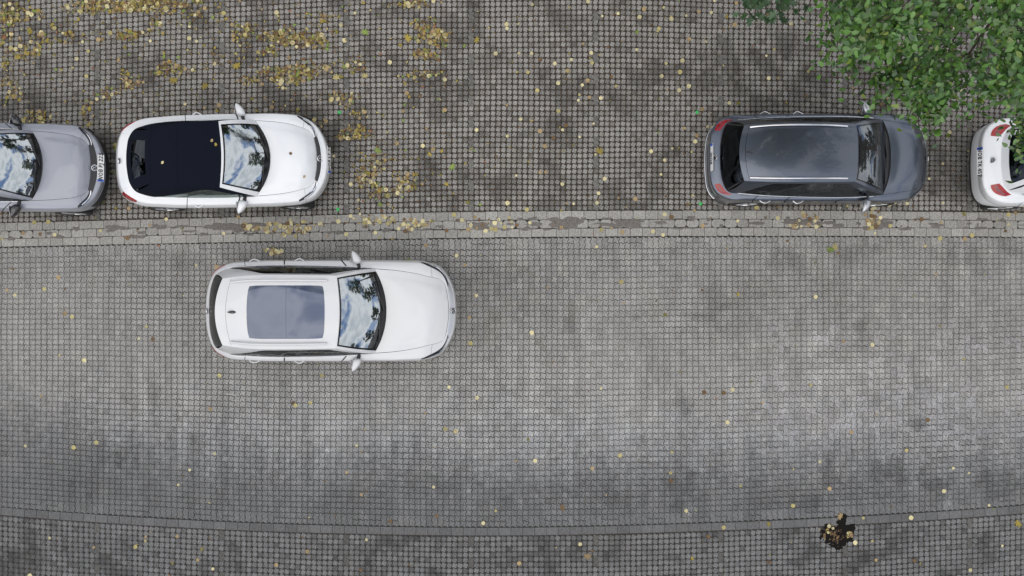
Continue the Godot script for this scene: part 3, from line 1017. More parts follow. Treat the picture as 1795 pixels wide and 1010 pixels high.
		put(mirror_node, "mirror_glass", blob(Vector3(0.008, 0.12, 0.2), 0.45, 16, 8), M.chrome, Vector3(-0.142, 0.0, 0.13 * sg), Vector3(0, 0.15 * sg, 0))

	# lamps
	for sg in [-1.0, 1.0]:
		var hl: Array = c.headlamp     # s from, s to, v from, v to, width in v
		var band := func(u: float, v: float) -> Vector3:
			var wide: float = hl[4] * (0.35 + 0.65 * sin(PI * clampf(0.12 + u * 0.62, 0.0, 1.0)))
			return mirror(k.up(lerpf(hl[0], hl[1], u), lerpf(hl[2], hl[3], u) + (v - 0.5) * wide), sg)
		var lamp := k.part("headlamp", band, 24, 6, M.lamp_glass, 0.005, 0.01)
		k.part("lamp_strip", func(u, v): return band.call(0.2 + 0.78 * u, 0.18 + 0.26 * v), 20, 2, M.lamp_chrome, 0.008, 0.004, lamp)
		var tl: Array = c.taillamp
		var cut := func(u: float, v: float) -> Vector3:
			var s := lerpf(tl[0], tl[1], u)
			var pinch := 0.35 + 0.65 * sin(PI * clampf(u * 0.72 + 0.2, 0.0, 1.0))
			var vm := lerpf(tl[2], tl[3], 0.5 + 0.16 * (u - 0.5))
			return mirror(k.up(s, vm + (v - 0.5) * (tl[3] - tl[2]) * pinch), sg)
		var tail := k.part("tail_lamp", cut, 18, 6, M.red_lamp, 0.007, 0.015)
		var inner_cut := func(u: float, v: float) -> Vector3: return cut.call(0.1 + 0.8 * u, 0.32 + 0.3 * v)
		k.part("lamp_strip", inner_cut, 16, 2, M.red_deep, 0.0085, 0.001, tail)

	# grille, air intakes, emblem and plates
	if c.has("grille"):
		var gr: Array = c.grille
		var g := k.part("grille", k.across_front(k.up, gr[0], gr[1], gr[2]), 40, 5, c.get("grille_paint", M.gloss_black), 0.004, 0.006)
		for q in c.get("grille_bars", 1):
			var vv := lerpf(gr[1], gr[2], (q + 1.0) / (c.get("grille_bars", 1) + 1.0))
			k.part("grille_bar", k.across_front(k.up, gr[0], vv - 0.025, vv + 0.025), 40, 2, M.lamp_chrome, 0.012, 0.008, g)
	if c.has("grille_chrome"):
		var gc: float = c.grille_chrome
		k.part("chrome_strip", k.across_front(k.up, 9.6, gc - 0.02, gc + 0.02), 48, 2, M.lamp_chrome, 0.008, 0.008)
	if c.has("intake"):
		var it: Array = c.intake
		k.part("air_intake", k.across_front(k.low, it[0], it[1], it[2]), 36, 4, M.plastic, 0.006, 0.006)
	if c.has("chrome_bumper"):
		var line := []
		for i in 40:
			var t := 2.0 * i / 39.0 - 1.0
			line.append(mirror(k.low(3.4 * absf(t), 0.42), 1.0 if t >= 0 else -1.0) + Vector3(-0.012, 0, 0))
		put(root, "bumper_strip", tube(line, 0.012, 0.012, 6), M.chrome)
	var em := k.up(12.0, c.get("emblem_v", 0.6))
	emblem(root, em + Vector3(0.014, 0.012, 0), 0.062, 1.0, c.get("emblem_tilt", 0.5))
	var er := k.up(0.0, c.get("rear_emblem_v", 0.62))
	emblem(root, er + Vector3(-0.012, 0.012, 0), 0.055, -1.0, c.get("rear_emblem_tilt", 0.4))
	if c.has("plate"): plate(root, k.up(12.0, c.plate_v) + Vector3(0.012, 0, 0), 1.0, c.plate, c.plate_tilt)
	var rpv: float = c.get("rear_plate_v", 0.2)
	if c.has("rear_plate"): plate(root, k.up(0.0, rpv) + Vector3(-0.022, 0, 0), -1.0, c.rear_plate, c.get("rear_plate_tilt", 0.3))
	else: plate(root, k.low(0.0, 0.75) + Vector3(-0.004, 0, 0), -1.0, "", -0.05)

	# inside
	var mid_x := k.rail(1.0).x
	var floor_x := lerpf(k.xr, k.xf, 0.5)
	var zc := k.rail(0.6).z
	put(root, "dashboard", blob(Vector3(0.75, 0.28, zc * 2.2), 0.4), M.dash, Vector3(k.d(7.0).x - 0.22, k.d(7.0).y - 0.13, 0))
	for sg in [-1.0, 1.0]:
		for row in 2:
			var sx: float = mid_x - 0.32 - 0.88 * row
			if row == 1 and c.get("two_seats", false): continue
			var seat := Node3D.new()
			seat.name = "seat"
			root.add_child(seat, true)
			seat.position = Vector3(sx, 0.3, 0.37 * sg)
			put(seat, "cushion", blob(Vector3(0.52, 0.2, 0.5), 0.45), M.seat, Vector3(0.02, 0.25, 0))
			put(seat, "seat_back", blob(Vector3(0.16, 0.62, 0.48), 0.45), M.seat, Vector3(-0.27, 0.56, 0), Vector3(0, 0, 0.28))
			put(seat, "headrest", blob(Vector3(0.1, 0.16, 0.26), 0.6), M.seat, Vector3(-0.37, 0.93, 0), Vector3(0, 0, 0.2))
	var ring := TorusMesh.new()
	ring.inner_radius = 0.16; ring.outer_radius = 0.19
	put(root, "steering_wheel", ring, M.liner, Vector3(k.d(7.0).x - 0.62, k.d(7.0).y - 0.1, -0.37), Vector3(0, 0, 1.1))

	# wheels
	for ax in 2:
		for sg in [-1.0, 1.0]:
			var xw: float = k.xr if ax == 0 else k.xf
			var zz := 0.0
			for s in [4.5, 5.0, 5.5, 6.0, 7.5, 8.0, 8.5, 9.0]:
				if absf(k.w(s).x - xw) < 0.5: zz = maxf(zz, k.w(s).z)
			wheel(root, Vector3(xw, k.rad, (zz - 0.005) * sg), k.rad, sg, c.get("rim", M.alloy))
	return root

func mirror_shape(sg: float) -> ArrayMesh:
	# a drop: broad near the body, its tip pointing out and back
	var f := func(u: float, v: float) -> Vector3:
		var a := TAU * u
		var r := pow(sin(PI * pow(clampf(v, 0.001, 0.999), 0.8)), 0.42)
		var x := cos(a); var y := sin(a)
		var deep := 0.105 * lerpf(1.0, 0.62, v)
		return Vector3(-0.055 - 0.075 * v * v + signf(x) * pow(absf(x), 0.8) * deep * r * (1.0 if x > 0 else 0.75), signf(y) * pow(absf(y), 0.85) * 0.078 * r, (0.005 + 0.25 * v) * sg)
	return sheet(f, 20, 14, func(p): return Vector3(-0.08, 0, p.z * 0.5 + 0.065 * sg))

func emblem(root: Node, p: Vector3, r: float, face: float, tilt: float) -> void:
	var e := Node3D.new()
	e.name = "emblem"
	root.add_child(e, true)
	e.position = p
	# faces +x (front) or -x (rear), leaning back so that it shows from above
	e.rotation = Vector3(0, PI / 2 * face, 0)
	var disc := Node3D.new()
	var b := Basis(Vector3(1, 0, 0), -tilt)
	disc.free()
	var ringm := lathe([Vector2(r * 0.84, 0.0), Vector2(r * 0.86, 0.008), Vector2(r, 0.008), Vector2(r * 1.02, -0.004)], 28)
	var o := put(e, "ring", ringm, M.lamp_chrome); o.basis = b
	var back := lathe([Vector2(0.001, 0.001), Vector2(r * 0.5, 0.001), Vector2(r * 0.9, 0.001), Vector2(r * 0.9, -0.01)], 28)
	o = put(e, "backing", back, M.gloss_black); o.basis = b
	for q in [[[-0.42, 0.8], [0.0, 0.1], [0.42, 0.8]], [[-0.78, 0.42], [-0.36, -0.74], [0.0, 0.02], [0.36, -0.74], [0.78, 0.42]]]:
		var pts := []
		for a in q: pts.append(Vector3(a[0] * r, a[1] * r, 0.006))
		o = put(e, "stroke", tube(pts, r * 0.085, r * 0.085, 5), M.lamp_chrome); o.basis = b

func plate(root: Node, p: Vector3, face: float, text: String, tilt: float) -> void:
	var n := Node3D.new()
	n.name = "license_plate"
	root.add_child(n, true)
	n.position = p
	n.rotation = Vector3(0, PI / 2 * face, 0)
	var b := Basis(Vector3(1, 0, 0), -tilt)
	var bm := BoxMesh.new()
	bm.size = Vector3(0.52, 0.11, 0.01)
	var o := put(n, "plate_board", bm, M.plate); o.basis = b
	bm = BoxMesh.new()
	bm.size = Vector3(0.045, 0.104, 0.004)
	o = put(n, "country_strip", bm, M.plate_blue); o.transform = Transform3D(b, b * Vector3(-0.236, 0, 0.0058))
	if text == "": return
	var tm := TextMesh.new()
	var sf := SystemFont.new()
	sf.font_names = PackedStringArray(["Droid Sans"])
	sf.font_weight = 700
	tm.font = sf
	tm.text = text
	tm.font_size = 32
	tm.pixel_size = 0.0031
	tm.depth = 0.003
	o = put(n, "characters", tm, M.frit)
	o.transform = Transform3D(b, b * Vector3(0.022, 0, 0.007))

var wheel_parts := {}
func wheel(root: Node, p: Vector3, r: float, sg: float, rim: Material) -> void:
	var n := Node3D.new()
	n.name = "wheel"
	root.add_child(n, true)
	n.position = p
	if sg < 0: n.rotation.y = PI
	# +z is the outer side
	var t := r * 0.66
	put(n, "tyre", lathe([Vector2(t, -0.03), Vector2(t * 1.04, -0.008), Vector2(r * 0.86, 0.0), Vector2(r * 0.96, -0.012), Vector2(r, -0.04), Vector2(r, -0.18), Vector2(r * 0.95, -0.21), Vector2(t, -0.215)], 40), M.rubber)
	put(n, "rim", lathe([Vector2(t * 1.02, -0.012), Vector2(t * 0.95, -0.01), Vector2(t * 0.92, -0.05), Vector2(t * 0.9, -0.2)], 40), rim)
	put(n, "brake_disc", lathe([Vector2(0.03, -0.11), Vector2(t * 0.72, -0.11), Vector2(t * 0.72, -0.13)], 32), M.steel)
	put(n, "hub", lathe([Vector2(0.001, -0.006), Vector2(0.03, -0.008), Vector2(0.055, -0.025), Vector2(0.06, -0.09)], 20), rim)
	for q in 5:
		for h in [-0.11, 0.11]:
			var a := TAU * q / 5 + 0.3
			put(n, "spoke", tube([Vector3(cos(a), sin(a), 0) * 0.04 + Vector3(0, 0, -0.03), Vector3(cos(a + h * 0.5), sin(a + h * 0.5), 0) * t * 0.6 + Vector3(0, 0, -0.018), Vector3(cos(a + h * 1.5), sin(a + h * 1.5), 0) * t * 0.95 + Vector3(0, 0, -0.02)], 0.02, 0.013, 5), rim)

func antenna_fin(root: Node, p: Vector3, m: Material) -> void:
	var f := func(u: float, v: float) -> Vector3:
		var x := lerpf(-0.09, 0.09, u)
		var h := 0.07 * pow(clampf(1.0 - u, 0.0, 1.0), 0.7) * smoothstep(0.0, 0.18, u + 0.04)
		var a := PI * v
		return Vector3(x, sin(a) * h, cos(a) * 0.03 * (0.35 + 0.65 * sin(PI * clampf(u, 0.05, 0.95))))
	put(root, "antenna_fin", sheet(f, 10, 8, func(q): return Vector3(q.x, -0.05, 0)), m, p + Vector3(0, -0.006, 0))

# ------------------------------------------------------------------ the five cars
func build_cars() -> void:
	# the white estate that drives along the roadway
	var c := {
		"mid": Vector2(-3.53, 0.435), "turn": 0.0, "paint": M.white_warm,
		"waist": [[360, 0, 0.72], [361.5, 28, 0.72], [366.5, 50, 0.73], [377, 70, 0.75], [396, 82, 0.8], [440, 87.5, 0.84], [530, 89, 0.84], [640, 89, 0.83], [705, 88.5, 0.82], [744, 86.5, 0.76], [772, 77, 0.66], [792, 50, 0.58], [800.5, 0, 0.56]],
		"deck": [[366, 0, 1.12], [367, 28, 1.12], [371, 48, 1.12], [378, 63.5, 1.13], [400, 75, 1.13], [440, 79, 1.11], [530, 80, 1.08], [656, 74.5, 1.06], [705, 70, 1.04], [745, 62, 0.99], [778, 50, 0.88], [784.5, 27, 0.885], [787, 0, 0.89]],
		"rail": [[390, 58.5, 1.58], [430, 63.5, 1.66], [510, 65, 1.69], [589, 64, 1.60]],
		"roof_rear": [376.5, 0, 1.62], "roof_mid": [490, 0, 1.735], "header": [594, 0, 1.66], "cowl": [674, 0, 1.075],
		"wheels": [-1.44, 1.46], "wheel_radius": 0.375, "floor": 0.26, "trim": 0.2,
		"panels": [2.35, 4.75, 5.65, 6.62, 9.35], "panel_names": ["rear_wing", "rear_door", "front_door", "front_wing"],
		"side_window": [0.24, 0.95, 0.05, 0.9, 0.06], "panes": [0.42, 0.645], "rail_share": 0.6, "rear_window": [0.03, 0.04, 0.97], "rear_paint": M.frit, "screen_paint": M.white_warm, "pillar": 0.035, "header_bar": 0.015,
		"rails": "white_warm", "rail_span": [0.14, 0.93, 0.86], "headlamp": [8.85, 10.75, 0.42, 0.72, 0.2], "taillamp": [2.6, 3.9, 0.15, 0.5],
		"grille": [10.75, 0.58, 0.95], "grille_bars": 0, "grille_paint": M.satin, "intake": [9.9, 0.1, 0.5], "emblem_v": 0.72, "emblem_tilt": 0.75, "rear_emblem_v": 0.75, "mirror_u": 0.95, "mirror_paint": M.white_warm, "bonnet_crown": 0.06, "cowl_gap": 0.035, "rear_bulge": 0.02,
	}
	var car := build_car("car", c)
	tag(car, "white estate car with a large glass sunroof driving on the roadway", "car", "cars on the street")
	var k := car_tools(c)
	var pane := func(u: float, v: float) -> Vector3:
		# rounded rectangle on the roof
		var x := 2 * u - 1; var z := 2 * v - 1
		x = x * (1.0 - 0.03 * pow(absf(z), 8.0)); z = z * (1.0 - 0.03 * pow(absf(x), 8.0))
		return k.roof(0.5 + 0.36 * z, 0.637 + 0.265 * x)
	put(car, "sunroof", sheet(pane, 26, 26, k.inner, 0.004, 0.008), M.roof_glass)
	var bar := func(u: float, v: float) -> Vector3: return k.roof(lerpf(0.145, 0.855, v), 0.637 + 0.004 * (u - 0.5))
	put(car, "sunroof_joint", sheet(bar, 2, 20, k.inner, 0.0048, 0.002), M.roof_joint)
	var seam := func(u: float, v: float) -> Vector3: return k.roof(lerpf(0.02, 0.98, v), 0.135 + 0.004 * u)
	put(car, "roof_seam", sheet(seam, 1, 24, k.inner, 0.0015, 0.002), M.seal)
	antenna_fin(car, k.roof(0.5, 0.225), M.gloss_black)

	# the white cabriolet with a black soft top
	c = {
		"mid": Vector2(-5.62, -2.45), "turn": 1.2, "paint": M.white_cold, "roof_paint": M.cloth, "side_paint": M.cloth, "rear_paint": M.cloth,
		"waist": [[203, 0, 0.72], [204, 26, 0.72], [208, 44, 0.73], [217, 60, 0.74], [236, 71.5, 0.76], [290, 79.5, 0.78], [350, 81.5, 0.78], [440, 81.5, 0.77], [497, 80.5, 0.76], [526, 77.5, 0.72], [551, 66, 0.62], [570, 40, 0.55], [577, 0, 0.53]],
		"deck": [[221, 0, 1.03], [222.5, 22, 1.03], [226.5, 40, 1.03], [235, 53, 1.02], [255, 61.5, 1.0], [300, 66, 0.99], [345, 67.5, 0.98], [448, 66.5, 0.97], [490, 63, 0.955], [524, 56, 0.9], [547, 45.5, 0.8], [553, 25, 0.8], [555, 0, 0.805]],
		"rail": [[262, 47, 1.33], [300, 54.5, 1.44], [345, 57, 1.475], [384, 58, 1.45]],
		"roof_rear": [259, 0, 1.37], "roof_mid": [325, 0, 1.525], "header": [388, 0, 1.49], "cowl": [471, 0, 0.985],
		"wheels": [-1.27, 1.33], "wheel_radius": 0.335, "floor": 0.22, "trim": 0.16,
		"panels": [2.35, 5.6, 6.72, 9.35], "panel_names": ["rear_wing", "front_door", "front_wing"],
		"side_window": [0.34, 0.93, 0.05, 0.82, 0.1], "panes": [0.53], "rail_share": 0.5, "rear_window": [0.2, 0.25, 0.88], "pillar": 0.055, "header_bar": 0.045,
		"chrome": false, "headlamp": [8.9, 10.62, 0.5, 0.86, 0.16], "taillamp": [2.6, 4.0, 0.2, 0.55], "grille": [10.5, 0.78, 0.985], "grille_bars": 0, "grille_paint": M.plastic, "grille_chrome": 0.75, "intake": [9.95, 0.12, 0.42], "emblem_v": 0.85, "emblem_tilt": 0.8,
		"two_seats": true, "mirror_u": 0.955, "mirror_paint": M.white_cold, "plate": "WOB LT 74", "plate_v": 0.3, "plate_tilt": 0.3, "rear_bulge": 0.02, "cowl_gap": 0.03, "handle_paint": M.white_cold, "side_glass": M.green_glass,
	}
	car = build_car("car", c)
	tag(car, "white cabriolet with closed black soft top parked in the upper strip", "car", "cars on the street")
	k = car_tools(c)
	for q in [[0.62, 0.22, "cream"], [0.36, 0.93, "yellow"], [0.3, 0.88, "tan"]]:
		var lf := put(self, "round_leaf", template_mesh(leaf_mesh(scrap_outline(1), 0.3, 50), leaf_colours[q[2]]), M.dry_leaf)
		lf.transform = Transform3D(Basis(Vector3.UP, q[0] * 9.0).scaled(Vector3.ONE * 0.07), car.transform * k.roof(q[0], q[1]) + Vector3(0, 0.003, 0))
		tag(lf, "small %s leaf lying on the white cabriolet's black soft top" % q[2], "leaf")
	for q in [[0.78, 0.66, "tan"], [0.45, 0.35, "brown"]]:
		var lf := put(self, "round_leaf", template_mesh(leaf_mesh(round_outline(), 0.3, 51), leaf_colours[q[2]]), M.dry_leaf)
		lf.transform = Transform3D(Basis(Vector3.UP, q[0] * 9.0).scaled(Vector3.ONE * 0.06), car.transform * k.bonnet(q[0], q[1]) + Vector3(0, 0.003, 0))
		tag(lf, "small %s leaf lying on the white cabriolet's bonnet" % q[2], "leaf")
	for v in [0.03, 0.42]:
		var fold := []
		for i in 25: fold.append(k.roof(i / 24.0, v) + Vector3(0, -0.002, 0))
		put(car, "roof_bow_seam", tube(fold, 0.007, 0.007, 5), M.cloth)

	# the dark grey estate with roof rails
	c = {
		"mid": Vector2(5.925, -2.49), "turn": 0.0, "paint": M.dark_grey,
		"waist": [[1241.5, 0, 0.6], [1242.5, 28, 0.6], [1246, 47, 0.62], [1254, 61, 0.66], [1270, 71.5, 0.73], [1315, 75.5, 0.76], [1395, 76.5, 0.76], [1510, 76.5, 0.75], [1567, 76, 0.74], [1594, 71, 0.68], [1610, 58, 0.6], [1621, 34, 0.54], [1624.5, 0, 0.53]],
		"deck": [[1262, 0, 0.98], [1263, 26, 0.98], [1267, 45, 0.98], [1275, 59.5, 0.98], [1302, 64.5, 0.98], [1325, 67, 0.98], [1405, 70, 0.965], [1547, 66, 0.95], [1580, 60.5, 0.925], [1599, 56.5, 0.87], [1613, 49, 0.755], [1620, 27, 0.755], [1622, 0, 0.76]],
		"rail": [[1305, 49, 1.39], [1345, 51.5, 1.45], [1425, 52.5, 1.465], [1499, 51, 1.41]],
		"roof_rear": [1296, 0, 1.43], "roof_mid": [1400, 0, 1.515], "header": [1504, 0, 1.455], "cowl": [1554, 0, 0.965],
		"wheels": [-1.25, 1.33], "wheel_radius": 0.325, "floor": 0.2, "trim": 0.22,
		"panels": [2.35, 5.05, 5.75, 6.6, 9.35], "panel_names": ["rear_wing", "rear_door", "front_door", "front_wing"],
		"side_window": [0.16, 0.95, 0.06, 0.9, 0.1], "panes": [0.42, 0.655], "rail_share": 0.62, "rear_window": [0.03, 0.06, 0.99], "rear_paint": M.gloss_black, "pillar": 0.04, "header_bar": 0.02,
		"rails": "chrome", "rail_span": [0.09, 0.93, 0.89], "headlamp": [9.1, 10.5, 0.45, 0.6, 0.3], "taillamp": [2.05, 3.6, 0.62, 0.93], "grille": [10.6, 0.4, 0.8], "grille_bars": 2, "intake": [10.0, 0.12, 0.5], "emblem_v": 0.65, "emblem_tilt": 0.3,
		"rear_emblem_v": 0.8, "rear_emblem_tilt": 0.7, "chrome_bumper": true, "mirror_u": 0.955, "mirror_paint": M.satin, "cowl_gap": 0.09, "handle_paint": M.chrome, "rear_plate": "WOB", "rear_plate_v": 0.66, "rear_bulge": 0.015, "round": 0.92, "tuck": 0.03, "glass": M.plain_glass,
	}
	car = build_car("car", c)
	tag(car, "dark grey estate car with silver roof rails parked in the upper strip", "car", "cars on the street")
	k = car_tools(c)
	seam = func(u: float, v: float) -> Vector3: return k.roof(lerpf(0.01, 0.99, v), 0.078 + 0.006 * u)
	put(car, "roof_seam", sheet(seam, 1, 24, k.inner, 0.0015, 0.002), M.frit)
	antenna_fin(car, k.roof(0.5, 0.165), M.gloss_black)

	# the pale grey car at the left edge: its front half is in view
	c = {
		"mid": Vector2(-10.05, -2.33), "turn": -0.6, "paint": M.pale_grey, "roof_paint": M.gloss_black,
		"waist": [[-201, 0, 0.72], [-200, 22, 0.72], [-197, 38, 0.72], [-190, 54, 0.74], [-178, 67, 0.77], [-130, 75, 0.79], [-50, 77, 0.79], [35, 77, 0.78], [108, 76.5, 0.77], [140, 73.5, 0.72], [164, 59, 0.62], [179, 34, 0.54], [184, 0, 0.52]],
		"deck": [[-188, 0, 1.06], [-187, 20, 1.06], [-185, 34, 1.06], [-178, 46, 1.06], [-160, 57, 1.05], [-120, 62, 1.04], [-40, 64, 1.02], [55, 61.5, 1.0], [103, 58, 0.97], [133, 53, 0.93], [153, 42, 0.83], [157.5, 23, 0.83], [159, 0, 0.835]],
		"rail": [[-165, 43, 1.45], [-120, 47, 1.52], [-60, 50, 1.55], [-14, 51, 1.49]],
		"roof_rear": [-174, 0, 1.49], "roof_mid": [-90, 0, 1.6], "header": [-9, 0, 1.53], "cowl": [71.5, 0, 1.01],
		"wheels": [-1.27, 1.33], "wheel_radius": 0.34, "floor": 0.22, "trim": 0.3,
		"panels": [2.35, 4.9, 5.7, 6.65, 9.35], "panel_names": ["rear_wing", "rear_door", "front_door", "front_wing"],
		"side_window": [0.25, 0.93, 0.1, 0.8, 0.08], "panes": [0.42, 0.65], "rail_share": 0.6, "rear_window": [0.08, 0.08, 0.92], "pillar": 0.04, "header_bar": 0.02,
		"headlamp": [8.95, 10.4, 0.52, 0.86, 0.2], "taillamp": [2.4, 4.0, 0.3, 0.6], "grille": [10.2, 0.72, 0.99], "grille_bars": 0, "grille_paint": M.plastic, "intake": [9.7, 0.2, 0.9], "emblem_v": 0.84, "emblem_tilt": 0.9,
		"mirror_u": 0.95, "mirror_paint": M.gloss_black, "plate": "WOB PJ 223", "plate_v": 0.6, "plate_tilt": 0.95, "cowl_gap": 0.03,
	}
	car = build_car("car", c)
	tag(car, "pale grey car with black mirrors, its front showing at the left edge", "car", "cars on the street")

	# the white hatchback at the right edge: its tail is in view
	c = {
		"mid": Vector2(11.02, -2.42), "turn": 0.0, "paint": M.white_cold,
		"waist": [[1713, 0, 0.6], [1714, 26, 0.6], [1717, 46, 0.62], [1726, 62, 0.68], [1743, 73, 0.76], [1790, 77, 0.79], [1870, 78, 0.79], [1955, 78, 0.78], [2020, 77, 0.77], [2045, 72, 0.72], [2064, 58, 0.62], [2075, 32, 0.54], [2079, 0, 0.52]],
		"deck": [[1755, 0, 1.05], [1756, 22, 1.05], [1759, 40, 1.05], [1767, 53, 1.05], [1785, 60, 1.04], [1820, 63, 1.03], [1890, 64, 1.0], [1985, 61, 1.0], [2020, 58, 0.97], [2042, 53, 0.92], [2058, 42, 0.83], [2062, 23, 0.83], [2063, 0, 0.83]],
		"rail": [[1810, 45, 1.44], [1850, 48, 1.52], [1895, 50, 1.54], [1940, 50, 1.48]],
		"roof_rear": [1803, 0, 1.47], "roof_mid": [1870, 0, 1.58], "header": [1945, 0, 1.51], "cowl": [1998, 0, 1.0],
		"wheels": [-1.30, 1.25], "wheel_radius": 0.335, "floor": 0.22, "trim": 0.3,
		"panels": [2.35, 4.9, 5.7, 6.65, 9.35], "panel_names": ["rear_wing", "rear_door", "front_door", "front_wing"],
		"side_window": [0.25, 0.93, 0.1, 0.8, 0.08], "panes": [0.42, 0.65], "rail_share": 0.6, "rear_window": [0.1, 0.3, 0.94], "pillar": 0.04, "header_bar": 0.02,
		"headlamp": [8.95, 10.4, 0.52, 0.86, 0.2], "taillamp": [2.0, 3.7, 0.66, 0.95], "grille": [10.4, 0.62, 0.98], "grille_bars": 1, "intake": [9.7, 0.2, 0.72], "emblem_v": 0.76,
		"mirror_u": 0.95, "two_seats": true, "rear_plate": "WOB TK 457", "rear_plate_v": 0.48, "rear_plate_tilt": 0.5, "rear_emblem_v": 0.78, "rear_emblem_tilt": 0.7, "rear_bulge": 0.02, "cowl_gap": 0.03,
	}
	car = build_car("car", c)
	tag(car, "white hatchback with its red-lamped tail showing under leaves at the right edge", "car", "cars on the street")

func car_tools(c: Dictionary) -> Car:
	var k := Car.new()
	k.host = self
	k.c = c
	k.W = ext(raw(c.waist)); k.D = ext(raw(c.deck)); k.R = ext(lps(c, c.rail), false); k.nr = c.rail.size()
	k.roof_rear = lp(c, c.roof_rear); k.roof_mid = lp(c, c.roof_mid); k.header = lp(c, c.header); k.cowl = lp(c, c.cowl)
	return k

# ------------------------------------------------------------------ leaves
func leaf_mesh(outline: Array, curl: float, seed_: int) -> Dictionary:
	# a thin blade: a fan round a rib, with curled tips
	var v := PackedVector3Array()
	var idx := PackedInt32Array()
	var r := RandomNumberGenerator.new()
	r.seed = seed_
	v.append(Vector3(0, 0.0, 0))
	var low := 0.0
	for p in outline:
		var d: float = p.length()
		v.append(Vector3(p.x, curl * d * d * (0.4 + r.randf()) + r.randf_range(-0.05, 0.1) * curl, p.y))
	for i in v.size(): low = minf(low, v[i].y)
	for i in v.size(): v[i].y -= low
	var n := outline.size()
	for q in n: idx.append_array([0, 1 + q, 1 + (q + 1) % n])
	var nn := smooth(v, idx)
	if nn[0].y < 0:
		for i in range(0, idx.size(), 3):
			var t := idx[i + 1]; idx[i + 1] = idx[i + 2]; idx[i + 2] = t
		for i in nn.size(): nn[i] = -nn[i]
	return {"v": v, "n": nn, "i": idx}

func maple_outline() -> Array:
	var out := []
	for p in [[0.0, 1.0], [0.1, 0.72], [0.25, 0.76], [0.2, 0.5], [0.28, 0.36], [0.58, 0.72], [0.62, 0.5], [0.86, 0.52], [0.66, 0.22], [0.5, 0.06], [0.9, 0.0], [0.8, -0.16], [0.88, -0.3], [0.5, -0.3], [0.12, -0.3], [0.04, -0.62]]:
		out.append(Vector2(p[0], p[1]) * 0.5)
	var m := []
	for i in range(out.size() - 1, 0, -1): m.append(Vector2(-out[i].x, out[i].y))
	return out + m

func round_outline() -> Array:
	var out := []
	for i in 11:
		var a := TAU * i / 11
		out.append(Vector2(sin(a), cos(a)) * 0.5 * (1.08 if i == 0 else 0.97 + 0.05 * sin(i * 2.3)))
	return out

func scrap_outline(k: int) -> Array:
	if k == 0: return [Vector2(0, 0.5), Vector2(0.22, 0.15), Vector2(0.16, -0.3), Vector2(0, -0.5), Vector2(-0.2, -0.2), Vector2(-0.17, 0.25)]
	return [Vector2(0.05, 0.5), Vector2(0.35, 0.2), Vector2(0.3, -0.35), Vector2(-0.1, -0.45), Vector2(-0.38, -0.05), Vector2(-0.2, 0.3)]

func oak_outline() -> Array:
	var out := []
	for p in [[0.0, 1.0], [0.15, 0.95], [0.25, 0.80], [0.28, 0.64], [0.22, 0.42], [0.12, 0.2], [0.04, 0.02]]: out.append(Vector2(p[0], p[1] - 0.45))
	var m := []
	for i in range(out.size() - 1, 0, -1): m.append(Vector2(-out[i].x, out[i].y))
	return out + m

# real colours of the fallen leaves
var leaf_colours := {
	"yellow": Color(0.32, 0.245, 0.045), "pale yellow": Color(0.42, 0.36, 0.15), "brown": Color(0.15, 0.09, 0.04), "olive": Color(0.19, 0.165, 0.035), "tan": Color(0.36, 0.26, 0.13), "green": Color(0.20, 0.27, 0.06), "cream": Color(0.60, 0.53, 0.30), "rust": Color(0.30, 0.12, 0.05), "mud": Color(0.05, 0.03, 0.018),
}

func template_mesh(t: Dictionary, c: Color) -> ArrayMesh:
	var col := PackedColorArray()
	col.resize(t.v.size())
	for i in col.size():
		var g := 1.0 + 0.12 * sin(i * 1.7)
		col[i] = Color(c.r * g, c.g * g, c.b * g)
	return arrays(t.v, t.n, t.i, col)

